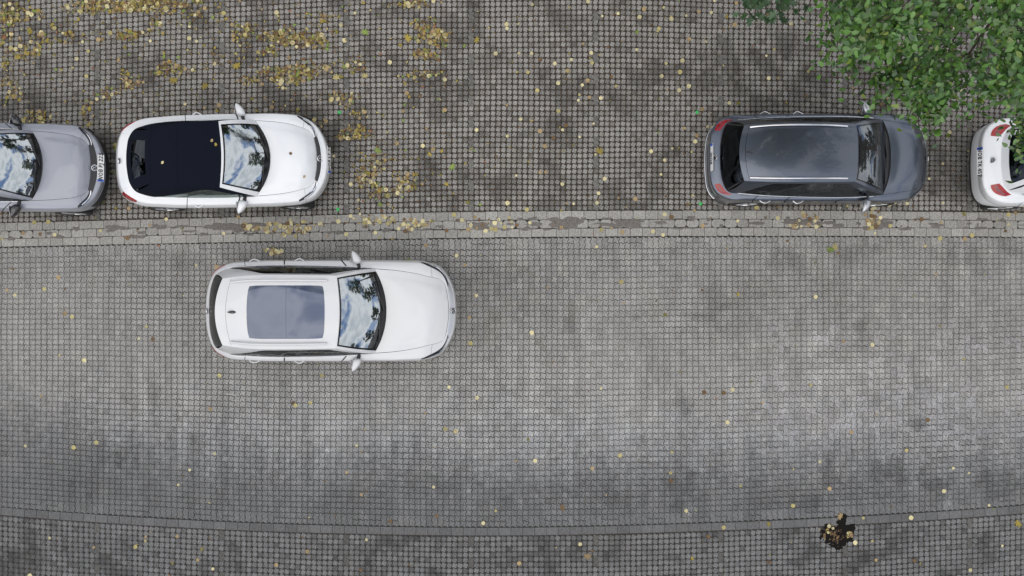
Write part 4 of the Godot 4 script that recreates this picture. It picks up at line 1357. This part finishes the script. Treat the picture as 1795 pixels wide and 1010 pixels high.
func build_litter() -> void:
	var kinds := {
		"maple": [leaf_mesh(maple_outline(), 0.25, 1), leaf_mesh(maple_outline(), 0.5, 2), leaf_mesh(maple_outline(), 0.1, 3)],
		"round": [leaf_mesh(round_outline(), 0.22, 4), leaf_mesh(round_outline(), 0.45, 5)],
		"scrap": [leaf_mesh(scrap_outline(0), 0.5, 6), leaf_mesh(scrap_outline(1), 0.6, 7), leaf_mesh(scrap_outline(0), 0.2, 8)],
	}
	var spots := []     # [px, py, kind, size, colour]
	# drifts of leaves: middle, half size, how many
	var drifts := [
		[220, 8, 85, 16, 420], [300, 4, 60, 8, 90], [20, 25, 40, 18, 130], [10, 60, 14, 26, 40], [228, 62, 24, 8, 55], [48, 90, 26, 16, 60], [72, 70, 10, 14, 16], [270, 46, 16, 12, 26], [302, 122, 30, 9, 60], [228, 142, 18, 14, 34], [430, 62, 22, 22, 50],
		[436, 140, 18, 7, 26], [10, 135, 14, 40, 40], [184, 165, 22, 12, 26], [65, 205, 26, 12, 34], [25, 160, 14, 14, 24], [150, 198, 12, 20, 26], [100, 225, 30, 8, 24], [495, 65, 30, 12, 110], [540, 72, 34, 14, 130], [500, 132, 32, 16, 150], [548, 122, 26, 16, 60],
		[470, 92, 16, 8, 26], [745, 45, 18, 14, 60], [765, 68, 26, 14, 110], [752, 96, 20, 12, 60], [742, 130, 28, 6, 34], [620, 112, 24, 12, 30], [600, 175, 26, 12, 40], [622, 232, 26, 12, 70], [628, 200, 16, 8, 26], [722, 8, 30, 8, 50], [575, 40, 30, 20, 30],
		[650, 290, 30, 22, 60], [640, 320, 24, 12, 40], [712, 318, 24, 18, 60], [668, 338, 26, 10, 34], [500, 400, 60, 10, 70], [350, 30, 60, 20, 40], [120, 60, 50, 20, 40], [380, 110, 30, 30, 20],
		[640, 385, 60, 8, 26], [720, 395, 30, 12, 26], [850, 395, 40, 16, 22], [1420, 385, 20, 14, 16], [1530, 385, 14, 14, 18], [480, 440, 14, 6, 16], [1530, 358, 30, 6, 16], [1449, 934, 9, 11, 9], [1487, 938, 8, 4, 5],
	]
	for d in drifts:
		for i in int(d[4] * 1.5):
			var a := rng.randf() * TAU
			var q := pow(rng.randf(), 0.62) * (1.2 + 0.3 * sin(a * 3.0 + d[0]))
			spots.append([d[0] + cos(a) * q * d[2], d[1] + sin(a) * q * d[3], "", 0.0, ""])
	# loose leaves
	for i in 8200:
		var px := rng.randf_range(-60, 1860)
		var py := rng.randf_range(-20, 1030)
		var want := 0.0
		if py < 372:
			want = 0.85 if px < 480 else (0.8 if px < 780 else (0.34 if px < 1000 else 0.24))
		elif py < 420: want = 0.24
		elif py < 560: want = 0.07 if px < 900 else 0.055
		else: want = 0.06 if py > 760 else 0.048
		if rng.randf() < want: spots.append([px, py, "", 0.0, ""])
	# the leaves that stand out
	for i in 46:
		spots.append([1466 + rng.randfn(0, 9), 939 + rng.randfn(0, 8), "scrap", rng.randf_range(0.03, 0.07), "brown" if rng.randf() < 0.7 else "mud"])
	for s in [[417, 478, "yellow"], [1465, 433, "pale yellow"], [1050, 266, "yellow"], [360, 152, "yellow"], [640, 134, "pale yellow"], [714, 68, "yellow"], [792, 292, "green"], [1455, 437, "green"], [52, 55, "yellow"], [305, 140, "yellow"], [222, 148, "pale yellow"], [1030, 974, "tan"],
			[662, 265, "green"], [640, 58, "green"], [716, 460, "green"], [1785, 917, "yellow"], [415, 115, "yellow"], [33, 102, "yellow"], [985, 890, "brown"], [626, 240, "yellow"], [1473, 905, "tan"], [835, 70, "yellow"], [590, 137, "pale yellow"], [380, 470, "tan"]]:
		spots.append([s[0], s[1], "maple", rng.randf_range(0.15, 0.21), s[2]])
	var lone := {"maple": 0, "round": 0}
	var bags := {}
	var lone_meshes := {}
	for s in spots:
		var kind: String = s[2]
		var inside: bool = s[0] > 3 and s[0] < 1792 and s[1] > 3 and s[1] < 1007
		var dense: bool = s[1] < 372.0 and s[0] < 860.0
		if kind == "":
			var h := rng.randf()
			if dense: kind = "maple" if h < 0.11 else ("round" if h < 0.18 else "scrap")
			else: kind = "maple" if h < 0.04 else ("round" if h < 0.55 else "scrap")
		var size: float = s[3]
		if size == 0.0:
			match kind:
				"maple": size = rng.randf_range(0.055, 0.12)
				"round": size = rng.randf_range(0.05, 0.1)
				_: size = rng.randf_range(0.022, 0.075)
		var cn: String = s[4]
		if cn == "":
			var h := rng.randf()
			if kind == "round": cn = "cream" if h < 0.45 else ("pale yellow" if h < 0.65 else ("tan" if h < 0.9 else "brown"))
			elif kind == "maple": cn = "yellow" if h < 0.32 else ("olive" if h < 0.5 else "pale yellow" if h < 0.65 else ("green" if h < 0.75 else ("tan" if h < 0.9 else "brown")))
			else: cn = "brown" if h < 0.34 else ("olive" if h < 0.5 else "tan" if h < 0.66 else ("yellow" if h < 0.8 else ("rust" if h < 0.85 else ("pale yellow" if h < 0.95 else "green"))))
		var p := at(s[0], s[1])
		var variant: int = rng.randi() % kinds[kind].size()
		var t: Dictionary = kinds[kind][variant]
		var b := Basis(Vector3.UP, rng.randf() * TAU)
		if kind == "scrap": b = b * Basis(Vector3(1, 0, 0), rng.randf_range(-0.5, 0.5))
		b = b.scaled(Vector3.ONE * size)
		var up := 0.0028 + (rng.randf() * 0.02 if (dense and s[1] < 140.0) else rng.randf() * 0.002)
		var x := Transform3D(b, Vector3(p.x, up, p.z))
		var c: Color = leaf_colours[cn]
		var cap := 120 if kind == "maple" else 170
		var seen := not under_car(p)
		if kind != "scrap" and inside and seen and lone[kind] < cap and (s[3] > 0.0 or rng.randf() < (0.35 if kind == "maple" else 0.3)):
			lone[kind] += 1
			var key := "%s_%d_%s" % [kind, variant, cn]
			if not lone_meshes.has(key): lone_meshes[key] = template_mesh(t, c)
			var o := put(self, "maple_leaf" if kind == "maple" else "round_leaf", lone_meshes[key], M.dry_leaf)
			o.transform = x
			var where := "on the upper parking strip"
			if s[1] > 372 and s[1] < 424: where = "on the pale gutter band"
			elif s[1] >= 424 and s[1] < 905: where = "on the roadway"
			elif s[1] >= 905: where = "along the lower edge"
			var half := "left" if s[0] < 600 else ("middle" if s[0] < 1200 else "right")
			tag(o, "%s %s leaf lying %s, %s third" % [cn, "lobed maple" if kind == "maple" else "small round", where, half], "leaf", "%s %s leaves %s, %s" % [cn, kind, where, half])
		else:
			if not bags.has(kind): bags[kind] = Bag.new()
			var g := rng.randf_range(0.75, 1.2)
			add_stone(bags[kind], t, x, Color(c.r * g, c.g * g, c.b * g), 0.12)
	for kind in bags:
		var o := put(self, {"maple": "maple_leaves", "round": "round_leaves", "scrap": "leaf_scraps"}[kind], bag_mesh(bags[kind]), M.dry_leaf)
		tag(o, {"maple": "scattered small yellow maple leaves lying over the paving", "round": "scattered small round cream leaves lying over the paving", "scrap": "dry brown leaf crumbs drifted over the paving"}[kind], "leaf litter", "", "stuff")

func under_car(p: Vector3) -> bool:
	for r in [[-3.53, 0.475, 2.5, 1.05], [-5.62, -2.45, 2.2, 0.95], [5.925, -2.49, 2.25, 0.95], [-10.05, -2.33, 2.2, 0.95], [11.02, -2.42, 2.15, 0.95]]:
		if absf(p.x - r[0]) < r[2] and absf(p.z - r[1]) < r[3]: return true
	return false

# ------------------------------------------------------------------ trees
func blade(rg: RandomNumberGenerator, pos: Vector3, size: float, tilt: float) -> Transform3D:
	var b := Basis(Vector3.UP, rg.randf() * TAU) * Basis(Vector3(1, 0, 0), rg.randfn(0.0, tilt)) * Basis(Vector3(0, 0, 1), rg.randfn(0.0, tilt))
	return Transform3D(b.scaled(Vector3.ONE * size), pos)

func trunk_mesh(h: float, r: float, lean: Vector3) -> ArrayMesh:
	var pts := []
	for i in 12:
		var t := i / 11.0
		pts.append(Vector3(lean.x * t * t + 0.06 * sin(t * 5.0), h * t - 0.05, lean.z * t * t + 0.05 * cos(t * 4.0)))
	return tube(pts, r * 1.25, r * 0.55, 12)

func branch_pts(a: Vector3, b: Vector3, sag: float, n := 8) -> Array:
	var pts := []
	for i in n:
		var t := float(i) / (n - 1)
		pts.append(a.lerp(b, t) + Vector3(0.05 * sin(t * 7.0 + a.x), sag * sin(PI * t), 0.05 * cos(t * 6.0 + b.z)))
	return pts

# the broad-leaved tree whose boughs hang over the upper right corner
func build_corner_tree() -> void:
	var rg := RandomNumberGenerator.new()
	rg.seed = 77
	var foot := Vector3(8.6, 0, -6.9)
	var tree := base("broadleaf_tree", foot)
	tag(tree, "green broadleaf tree whose boughs hang over the upper right corner", "tree")
	var top := Vector3(-0.5, 5.0, 0.5)
	put(tree, "trunk", trunk_mesh(5.2, 0.22, Vector3(-0.5, 0, 0.5)), M.bark)
	var tips := []
	for q in [[1456, 14], [1470, 52], [1462, 92], [1484, 108], [1508, 118], [1520, 150], [1545, 165], [1585, 185], [1612, 205], [1632, 222], [1625, 190], [1655, 190], [1690, 172], [1725, 178], [1758, 168], [1788, 178], [1560, 140], [1600, 160], [1640, 165], [1480, 30], [1500, 60]]:
		tips.append(at(q[0] + rg.randf_range(-4, 4), q[1] - 6, rg.randf_range(4.9, 5.7)))
	for q in [[1795, 222], [1802, 235], [1792, 240], [1806, 262], [1802, 272], [1814, 215], [1825, 250]]:
		tips.append(at(q[0], q[1], rg.randf_range(4.2, 4.8)))
	# the body of the crown, part of it outside the picture
	var poly := PackedVector2Array([Vector2(1455, -20), Vector2(1462, 90), Vector2(1515, 135), Vector2(1600, 185), Vector2(1640, 205), Vector2(1690, 160), Vector2(1795, 170), Vector2(2050, 150), Vector2(2150, -200), Vector2(1900, -420), Vector2(1520, -300)])
	var tries := 0
	while tips.size() < 190 and tries < 4000:
		tries += 1
		var q := Vector2(rg.randf_range(1430, 2150), rg.randf_range(-420, 230))
		if not Geometry2D.is_point_in_polygon(q, poly): continue
		if noise_a.get_noise_2d(q.x * 3.0, q.y * 3.0) < -0.22: continue
		tips.append(at(q.x, q.y, rg.randf_range(5.0, 7.4)))
	var t := leaf_mesh(oak_outline(), 0.35, 11)
	var t2 := leaf_mesh(oak_outline(), 0.15, 12)
	var bag := Bag.new()
	var twigs := Bag.new()
	var singles := []
	for i in tips.size():
		var tip: Vector3 = tips[i] - foot
		# twigs run outwards from the trunk and lift a little
		var back: Vector3 = (top - tip).normalized()
		var root_: Vector3 = tip + back * rg.randf_range(0.5, 0.9) + Vector3(rg.randf_range(-0.2, 0.2), rg.randf_range(-0.05, 0.25), rg.randf_range(-0.2, 0.2))
		add_mesh(twigs, tube(branch_pts(root_, tip, 0.05, 5), 0.009, 0.003, 4))
		if i % 9 == 0:
			put(tree, "bough", tube(branch_pts(top, root_, 0.4, 9), 0.06, 0.012, 6), M.bark)
		var many := 120 if i >= 28 else 95
		for j in many:
			var along := rg.randf()
			var spread := 0.04 + 0.09 * (0.4 + along)
			var p := root_.lerp(tip, 0.25 + along * 0.85) + Vector3(rg.randfn(0, spread), rg.randfn(0.0, 0.06), rg.randfn(0, spread))
			var young := rg.randf()
			var g := rg.randf_range(0.6, 1.4)
			var c := Color(0.075, 0.170, 0.026) * g
			if young > 0.93: c = Color(0.16, 0.22, 0.035) * g
			elif young > 0.975: c = Color(0.30, 0.30, 0.07)
			elif young < 0.3: c = Color(0.042, 0.110, 0.026) * g
			c.a = 1.0
			var xf := blade(rg, p, rg.randf_range(0.062, 0.102), 0.5)
			var w := p + foot
			var px := w.x / (1.0 - w.y / EYE) * PPM + MX
			var py := w.z / (1.0 - w.y / EYE) * PPM + MY
			if px > 1430 and px < 1792 and py > 3 and py < 300: singles.append([w.y, xf, c])
			else: add_stone(bag, t if j % 2 == 0 else t2, xf, c, 0.08)
	# the uppermost leaves in view are leaves of their own
	singles.sort_custom(func(a, b): return a[0] > b[0])
	var leaf_tints := {}
	for i in singles.size():
		if i < 300:
			var c: Color = singles[i][2]
			var key := "%d_%d" % [int(c.r * 60), int(c.g * 60)]
			if not leaf_tints.has(key): leaf_tints[key] = template_mesh(t, c)
			var o := put(tree, "leaf", leaf_tints[key], M.leaf)
			o.transform = singles[i][1]
		else: add_stone(bag, t if i % 2 == 0 else t2, singles[i][1], singles[i][2], 0.08)
	var crown := put(tree, "crown", bag_mesh(bag), M.leaf)
	tag(crown, "", "", "", "stuff")
	var tw := put(tree, "twigs", bag_mesh(twigs), M.bark)
	tag(tw, "", "", "", "stuff")

func add_mesh(b: Bag, m: ArrayMesh) -> void:
	var a := m.surface_get_arrays(0)
	var o := b.v.size()
	b.v.append_array(a[Mesh.ARRAY_VERTEX])
	b.n.append_array(a[Mesh.ARRAY_NORMAL])
	for i in a[Mesh.ARRAY_INDEX]: b.i.append(i + o)

# the maple of which one spray reaches into the picture at the top
func build_maple() -> void:
	var rg := RandomNumberGenerator.new()
	rg.seed = 31
	var foot := Vector3(4.0, 0, -9.2)
	var tree := base("maple_tree", foot)
	tag(tree, "dark green maple of which a leafy spray reaches in at the top edge", "tree")
	put(tree, "trunk", trunk_mesh(7.0, 0.2, Vector3(0.1, 0, 0.3)), M.bark)
	var top := Vector3(0.1, 4.4, 0.6)
	var big := leaf_mesh(maple_outline(), 0.3, 21)
	var bag := Bag.new()
	var tips := []
	for q in [[1308, 30], [1312, 8], [1330, 22], [1345, 6], [1362, 26], [1372, 8], [1392, 10], [1350, -12], [1320, -14], [1385, -12]]: tips.append(at(q[0], q[1], rg.randf_range(4.1, 4.4)) - foot)
	for i in 130: tips.append(Vector3(rg.randfn(0.1, 1.7), 7.4 + rg.randfn(0, 1.7), rg.randfn(-1.0, 0.95)))
	for i in tips.size():
		var tip: Vector3 = tips[i]
		if i < 10 or i % 4 == 0: put(tree, "bough", tube(branch_pts(top, tip, 0.25, 9), 0.05, 0.005, 6), M.bark)
		for j in (5 if i < 10 else 45):
			var s := 0.085 if i < 10 else 0.45
			var p := tip + Vector3(rg.randfn(0, s), rg.randfn(0, s * 0.6), rg.randfn(0, s))
			var c := Color(0.035, 0.085, 0.028) * rg.randf_range(0.8, 1.4)
			c.a = 1.0
			var xf := blade(rg, p, rg.randf_range(0.13, 0.18), 0.35)
			if i < 10:
				var o := put(tree, "leaf", template_mesh(big, c), M.leaf)
				o.transform = xf
			else: add_stone(bag, big, xf, c, 0.1)
	var crown := put(tree, "crown", bag_mesh(bag), M.leaf)
	tag(crown, "", "", "", "stuff")

# trees outside the picture that shade the strip and show in the cars' glass
var tree_tick := 0
func side_tree(called: String, label: String, x: float, z: float, h: float, r: float, tint: Color, n: int, low := 0.68, big := 1.0) -> void:
	var rg := RandomNumberGenerator.new()
	tree_tick += 1
	rg.seed = 400 + tree_tick
	var tree := base(called, Vector3(x, 0, z))
	tag(tree, label, "tree", "trees along the street")
	put(tree, "trunk", trunk_mesh(h * 0.72, 0.2, Vector3(0.2, 0, 0.1)), M.bark)
	for i in 7:
		var a := TAU * i / 7.0
		put(tree, "bough", tube(branch_pts(Vector3(0.1, h * 0.42, 0), Vector3(cos(a) * r * 0.7, h * 0.72, sin(a) * r * 0.7), 0.2), 0.07, 0.015, 6), M.bark)
	var blades := leaf_mesh(oak_outline(), 0.3, 90 + tree_tick)
	var mm := MultiMesh.new()
	mm.transform_format = MultiMesh.TRANSFORM_3D
	mm.use_colors = true
	mm.mesh = template_mesh(blades, Color(1, 1, 1))
	var clumps := []
	for i in 46:
		var d := Vector3(rg.randfn(0, 1), rg.randfn(0, 1), rg.randfn(0, 1)).normalized() * pow(rg.randf(), 0.4)
		clumps.append(Vector3(d.x * r * 0.85, h * low + d.y * h * (0.97 - low), d.z * r * 0.85))
	mm.instance_count = n
	for i in n:
		var c: Vector3 = clumps[rg.randi() % clumps.size()]
		var p := c + Vector3(rg.randfn(0, 0.3), rg.randfn(0, 0.22), rg.randfn(0, 0.3))
		mm.set_instance_transform(i, blade(rg, p, rg.randf_range(0.16, 0.26) * big, 0.6))
		var g := rg.randf_range(0.7, 1.3)
		mm.set_instance_color(i, Color(tint.r * g, tint.g * g, tint.b * g))
	var o := MultiMeshInstance3D.new()
	o.name = "crown"
	o.multimesh = mm
	o.material_override = M.leaf
	tree.add_child(o)
	tag(o, "", "", "", "stuff")

# ------------------------------------------------------------------ materials
func grain(seed_: int, freq: float, lo: float, hi: float, size := 512) -> ImageTexture:
	var n := FastNoiseLite.new()
	n.seed = seed_
	n.noise_type = FastNoiseLite.TYPE_SIMPLEX_SMOOTH
	n.frequency = freq
	n.fractal_octaves = 5
	n.fractal_gain = 0.65
	var src := n.get_seamless_image(size, size)
	src.convert(Image.FORMAT_RGB8)
	var d := src.get_data()
	var f := PackedByteArray()
	f.resize(256)
	for i in 256: f[i] = int(255.0 * lerpf(lo, hi, smoothstep(0.2, 0.8, i / 255.0)))
	for i in d.size(): d[i] = f[d[i]]
	return ImageTexture.create_from_image(Image.create_from_data(size, size, false, Image.FORMAT_RGB8, d))

func bumps(seed_: int, freq: float, strength: float, size := 512) -> ImageTexture:
	var n := FastNoiseLite.new()
	n.seed = seed_
	n.frequency = freq
	n.fractal_octaves = 4
	var im := n.get_seamless_image(size, size)
	im.convert(Image.FORMAT_RGBA8)
	im.bump_map_to_normal_map(strength)
	return ImageTexture.create_from_image(im)

func tiled(m: StandardMaterial3D, tex: Texture2D, per_metre: float, bump: Texture2D = null, amount := 1.0) -> void:
	m.albedo_texture = tex
	m.uv1_triplanar = true
	m.uv1_world_triplanar = true
	m.uv1_scale = Vector3.ONE * per_metre
	if bump != null:
		m.normal_enabled = true
		m.normal_texture = bump
		m.normal_scale = amount

func pane(called: String, c: Color, alpha: float) -> void:
	# coated car glass: it mirrors part of the light and lets the rest through
	var m := mat(called, c, 0.02, 1.0)
	m.albedo_color.a = alpha
	m.transparency = BaseMaterial3D.TRANSPARENCY_ALPHA
	var im := Image.create(4, 4, false, Image.FORMAT_RGBA8)
	im.fill(Color.WHITE)
	m.albedo_texture = ImageTexture.create_from_image(im)

func build_materials() -> void:
	var g1 := grain(3, 0.02, 0.80, 1.0)
	var g2 := grain(5, 0.03, 0.55, 1.0)
	var b1 := bumps(9, 0.08, 4.0)
	var m := mat("stone", Color.WHITE, 0.85)
	m.vertex_color_use_as_albedo = true
	tiled(m, g1, 2.3, b1, 0.5)
	tiled(mat("sand", lin(0.060, 0.052, 0.044), 0.95), g2, 1.7, b1, 0.8)
	tiled(mat("soil", lin(0.092, 0.072, 0.054), 0.95), g2, 1.3, b1, 0.9)
	tiled(mat("soil_dark", lin(0.075, 0.066, 0.056), 0.95), g2, 1.3, b1, 0.9)
	tiled(mat("silt", lin(0.20, 0.182, 0.165), 0.9), g1, 1.9, b1, 0.6)
	tiled(mat("mud", lin(0.010, 0.0075, 0.006), 0.6), g2, 2.1, b1, 0.7)
	tiled(mat("earth", lin(0.14, 0.13, 0.11), 0.95), g2, 0.35)
	M.mud.metallic_specular = 0.25
	m = mat("dry_leaf", Color.WHITE, 0.7)
	m.vertex_color_use_as_albedo = true
	m = mat("leaf", Color.WHITE, 0.32)
	m.vertex_color_use_as_albedo = true
	m.metallic_specular = 0.6
	m.backlight_enabled = true
	m.backlight = Color(0.35, 0.45, 0.2)
	tiled(mat("bark", lin(0.12, 0.095, 0.07), 0.9), g2, 2.5, b1, 1.0)
	mat("satin", lin(0.5, 0.51, 0.54), 0.35, 1.0)
	mat("white_warm", lin(0.63, 0.635, 0.65), 0.4, 0.0, 1.0)
	mat("white_cold", lin(0.76, 0.775, 0.80), 0.4, 0.0, 1.0)
	mat("roof_joint", lin(0.09, 0.10, 0.13), 0.15, 1.0)
	mat("dark_grey", lin(0.12, 0.138, 0.175), 0.36, 1.0, 0.7)
	mat("pale_grey", lin(0.28, 0.295, 0.345), 0.4, 0.0, 1.0)
	mat("gloss_black", lin(0.012, 0.012, 0.014), 0.12, 0.0, 1.0)
	mat("plastic", lin(0.022, 0.022, 0.025), 0.55)
	mat("seal", lin(0.25, 0.25, 0.26), 0.6)
	mat("liner", lin(0.018, 0.018, 0.02), 0.9)
	mat("dash", lin(0.035, 0.035, 0.038), 0.8)
	mat("seat", lin(0.05, 0.05, 0.055), 0.9)
	mat("frit", lin(0.008, 0.008, 0.009), 0.15)
	mat("chrome", lin(0.78, 0.78, 0.8), 0.12, 1.0)
	mat("lamp_chrome", lin(0.75, 0.76, 0.8), 0.18, 1.0)
	mat("lamp_glass", lin(0.02, 0.02, 0.028), 0.12)
	mat("red_lamp", lin(0.33, 0.008, 0.012), 0.1, 0.0, 0.4)
	mat("red_deep", lin(0.16, 0.006, 0.01), 0.08, 0.0, 1.0)
	mat("plate", lin(0.72, 0.72, 0.72), 0.4)
	mat("plate_blue", lin(0.02, 0.09, 0.45), 0.4)
	mat("rubber", lin(0.018, 0.018, 0.018), 0.85)
	mat("alloy", lin(0.55, 0.56, 0.58), 0.25, 0.9)
	mat("steel", lin(0.2, 0.2, 0.2), 0.5, 0.8)
	tiled(mat("cloth", lin(0.0105, 0.0135, 0.024), 1.0), grain(12, 0.25, 0.7, 1.0), 6.0, bumps(13, 0.4, 3.0), 0.5)
	M.cloth.metallic_specular = 0.2
	mat("roof_glass", lin(0.115, 0.13, 0.17), 0.05, 1.0)
	mat("green_paint", lin(0.05, 0.5, 0.12), 0.5)
	mat("scuff", lin(0.44, 0.44, 0.43), 0.9)
	tiled(mat("lime", lin(0.335, 0.33, 0.32), 0.9), g1, 2.3)
	pane("glass", lin(0.85, 0.93, 1.0), 0.5)
	pane("plain_glass", lin(0.6, 0.66, 0.72), 0.3)
	pane("green_glass", lin(0.55, 0.68, 0.64), 0.36)
	pane("side_glass", lin(0.4, 0.46, 0.5), 0.26)
	pane("dark_glass", lin(0.04, 0.045, 0.055), 0.88)

func build_sky() -> PanoramaSkyMaterial:
	# broken cloud: bright grey-white heaps with blue between
	var n := FastNoiseLite.new()
	n.seed = 21
	n.noise_type = FastNoiseLite.TYPE_SIMPLEX_SMOOTH
	n.frequency = 0.9
	n.fractal_octaves = 6
	n.fractal_gain = 0.55
	var w := 640; var h := 320
	var im := Image.create(w, h, false, Image.FORMAT_RGBF)
	for y in h:
		var e := PI * (0.5 - (y + 0.5) / h)
		for x in w:
			var a := TAU * (x + 0.5) / w
			var d := Vector3(cos(e) * cos(a), sin(e), cos(e) * sin(a))
			var q := d * 2.2
			var k := n.get_noise_3d(q.x, q.y * 1.6, q.z)
			var cover := smoothstep(-0.36, 0.06, k)
			var thick := smoothstep(0.0, 0.5, k)
			var blue := Color(0.30, 0.46, 0.80) * 0.75
			var cloud := Color(1.2, 1.19, 1.17).lerp(Color(0.84, 0.86, 0.89), thick)
			im.set_pixel(x, y, blue.lerp(cloud, cover))
	var p := PanoramaSkyMaterial.new()
	p.panorama = ImageTexture.create_from_image(im)
	return p

# ------------------------------------------------------------------ all of it
func _ready() -> void:
	# camera: hovering, looking straight down
	var cam := Camera3D.new()
	cam.name = "camera"
	add_child(cam)
	cam.position = Vector3(0, EYE, 0)
	cam.rotation = Vector3(-PI / 2, 0, 0)
	cam.fov = 44.0
	cam.far = 2000.0
	cam.current = true

	# sky, light and exposure: an overcast day with breaks in the cloud, brighter on the open lower side
	var env := Environment.new()
	env.background_mode = Environment.BG_SKY
	var sky := Sky.new()
	sky.sky_material = build_sky()
	env.sky = sky
	env.background_energy_multiplier = 1.0
	env.tonemap_mode = Environment.TONE_MAPPER_LINEAR
	env.tonemap_exposure = 1.03
	env.sdfgi_enabled = true
	env.ssao_enabled = true
	env.ssil_enabled = true
	var we := WorldEnvironment.new()
	we.name = "world_environment"
	we.environment = env
	add_child(we)
	var sun := DirectionalLight3D.new()
	sun.name = "sun"
	sun.light_energy = 0.4
	sun.light_angular_distance = 80.0
	sun.light_color = Color(1.0, 0.97, 0.93)
	sun.shadow_enabled = true
	add_child(sun)
	sun.look_at_from_position(Vector3(-3.0, 10.0, 6.0), Vector3.ZERO, Vector3.UP)

	rng.seed = 20240
	noise_a.seed = 4; noise_a.frequency = 0.006; noise_a.fractal_octaves = 3
	noise_b.seed = 8; noise_b.frequency = 0.02; noise_b.fractal_octaves = 3
	noise_c.seed = 15; noise_c.frequency = 0.02; noise_c.fractal_octaves = 2
	noise_d.seed = 33; noise_d.frequency = 0.004; noise_d.fractal_octaves = 1
	build_materials()

	build_paving()
	print("paving ", Time.get_ticks_msec())
	build_cars()
	print("cars ", Time.get_ticks_msec())
	build_corner_tree()
	build_maple()
	side_tree("street_tree", "tall green street tree beyond the upper left corner", -9.0, -9.9, 11.5, 3.3, Color(0.09, 0.12, 0.03), 8500)
	side_tree("street_tree", "tall green street tree beyond the top edge, near its middle", -2.4, -9.9, 12.5, 3.4, Color(0.05, 0.1, 0.03), 9500)
	side_tree("street_tree", "tall green street tree beyond the lower edge on the left", -6.0, 12.6, 9.0, 2.8, Color(0.05, 0.1, 0.03), 5200)
	side_tree("street_tree", "tall green street tree beyond the right edge of the street", 16.4, -4.6, 9.5, 3.2, Color(0.05, 0.1, 0.03), 6500)

	side_tree("street_tree", "green street tree outside the upper left, second from the corner", -15.0, -9.8, 11.5, 3.2, Color(0.06, 0.1, 0.03), 8500)
	side_tree("street_tree", "green street tree below the picture, second from the left", 1.5, 13.6, 9.0, 3.0, Color(0.05, 0.1, 0.03), 5200)
	side_tree("street_tree", "green street tree below the picture, third from the left", 9.0, 13.4, 9.5, 3.0, Color(0.05, 0.1, 0.03), 5200)
	side_tree("street_tree", "green street tree below the picture, farthest to the left", -13.5, 13.4, 9.0, 3.0, Color(0.05, 0.1, 0.03), 5200)
	for i in 14:  # unseen ring of trees, added to darken the horizon and its reflections
		var a := TAU * i / 14.0 + 0.1
		side_tree("added_tree", "added unseen green tree in a far ring that darkens the horizon", cos(a) * 31.0, sin(a) * 27.0, 9.0, 4.8, Color(0.045, 0.085, 0.03), 4200, 0.5, 2.4)

	# mud, silt and small marks
	var n := 0
	for q in [[412, 399, 46, 9, "beside the white cabriolet"], [835, 396, 22, 7, "the small one ahead of the driving estate"], [985, 390, 32, 13, "the broadest one near the picture's middle"], [1105, 393, 30, 8, "second from the middle to the right"], [1400, 390, 26, 8, "below the dark grey estate's front door"], [1545, 394, 26, 7, "below the dark grey estate's bonnet"], [205, 399, 20, 5, "near the left edge"], [280, 398, 14, 5, "left of the longest patch"], [1640, 396, 14, 5, "near the right edge"], [1470, 396, 12, 4, "between two larger patches on the right"]]:
		n += 1
		silt("silt_patch", q[0], q[1], q[2], q[3], n * 13.7, M.silt, "brown grey silt patch on the gutter band, " + q[4])
	var mb := Bag.new()
	for q in [[1466, 938, 25, 22], [1476, 914, 8, 15], [1488, 930, 12, 12], [1450, 940, 10, 10], [1470, 953, 14, 9]]:
		add_pat(mb, at(q[0], q[1]) - at(1467, 936), q[2] / PPM, q[3] / PPM, q[0] * 0.37, 0.0035 + 0.0004 * (q[0] % 5))
	var mo := put(self, "mud_puddle", bag_mesh(mb), M.mud, at(1467, 936))
	tag(mo, "black wet mud hole with leaves in it beside the kerb line", "puddle")
	for q in [[[1184, 665], [1215, 666], 0.014, "on the right half of the roadway"], [[798, 767], [832, 769], 0.016, "below the driving estate's bonnet"], [[393, 690], [420, 694], 0.02, "the upper of two behind the driving estate"], [[404, 702], [424, 704], 0.014, "the lower of two behind the driving estate"], [[549, 775], [560, 776], 0.016, "the short one left of the middle"], [[1316, 725], [1340, 724], 0.014, "far right of the middle"]]:
		var a := at(q[0][0], q[0][1]); var b := at(q[1][0], q[1][1])
		var o := put(self, "scuff_mark", ribbon([a, a.lerp(b, 0.5), b], q[2], a.x * 31.0), M.scuff)
		tag(o, "pale scuff mark on the roadway stones, " + q[3], "scuff mark", "pale scuff marks on the roadway")
	for q in [[[[748, 404], [744, 414], [744, 424], [749, 435], [758, 443], [767, 447]], "crossing from the gutter band onto the roadway"]]:
		var pts := []
		for a in q[0]: pts.append(at(a[0], a[1]))
		var o := put(self, "lime_streak", ribbon(pts, 0.1, pts[0].x * 17.0), M.lime)
		tag(o, "pale curved lime streak on the stones, " + q[1], "streak")
	for q in [[595, 197, "beside the white cabriolet's bonnet, away from the kerb"], [592, 367, "beside the white cabriolet's bonnet, next to the gutter"], [1222, 197, "behind the dark grey estate, away from the kerb"], [1228, 357, "behind the dark grey estate, next to the gutter"]]:
		var p := at(q[0], q[1])
		var o := put(self, "survey_mark", lathe([Vector2(0.001, 0.012), Vector2(0.024, 0.011), Vector2(0.034, 0.006), Vector2(0.037, -0.01)], 14), M.green_paint, Vector3(p.x, 0.0, p.z), Vector3(-PI / 2, 0, 0))
		tag(o, "bright green marking cap in the paving " + q[2], "marker", "green marking caps")
	build_litter()
	print("all ", Time.get_ticks_msec())
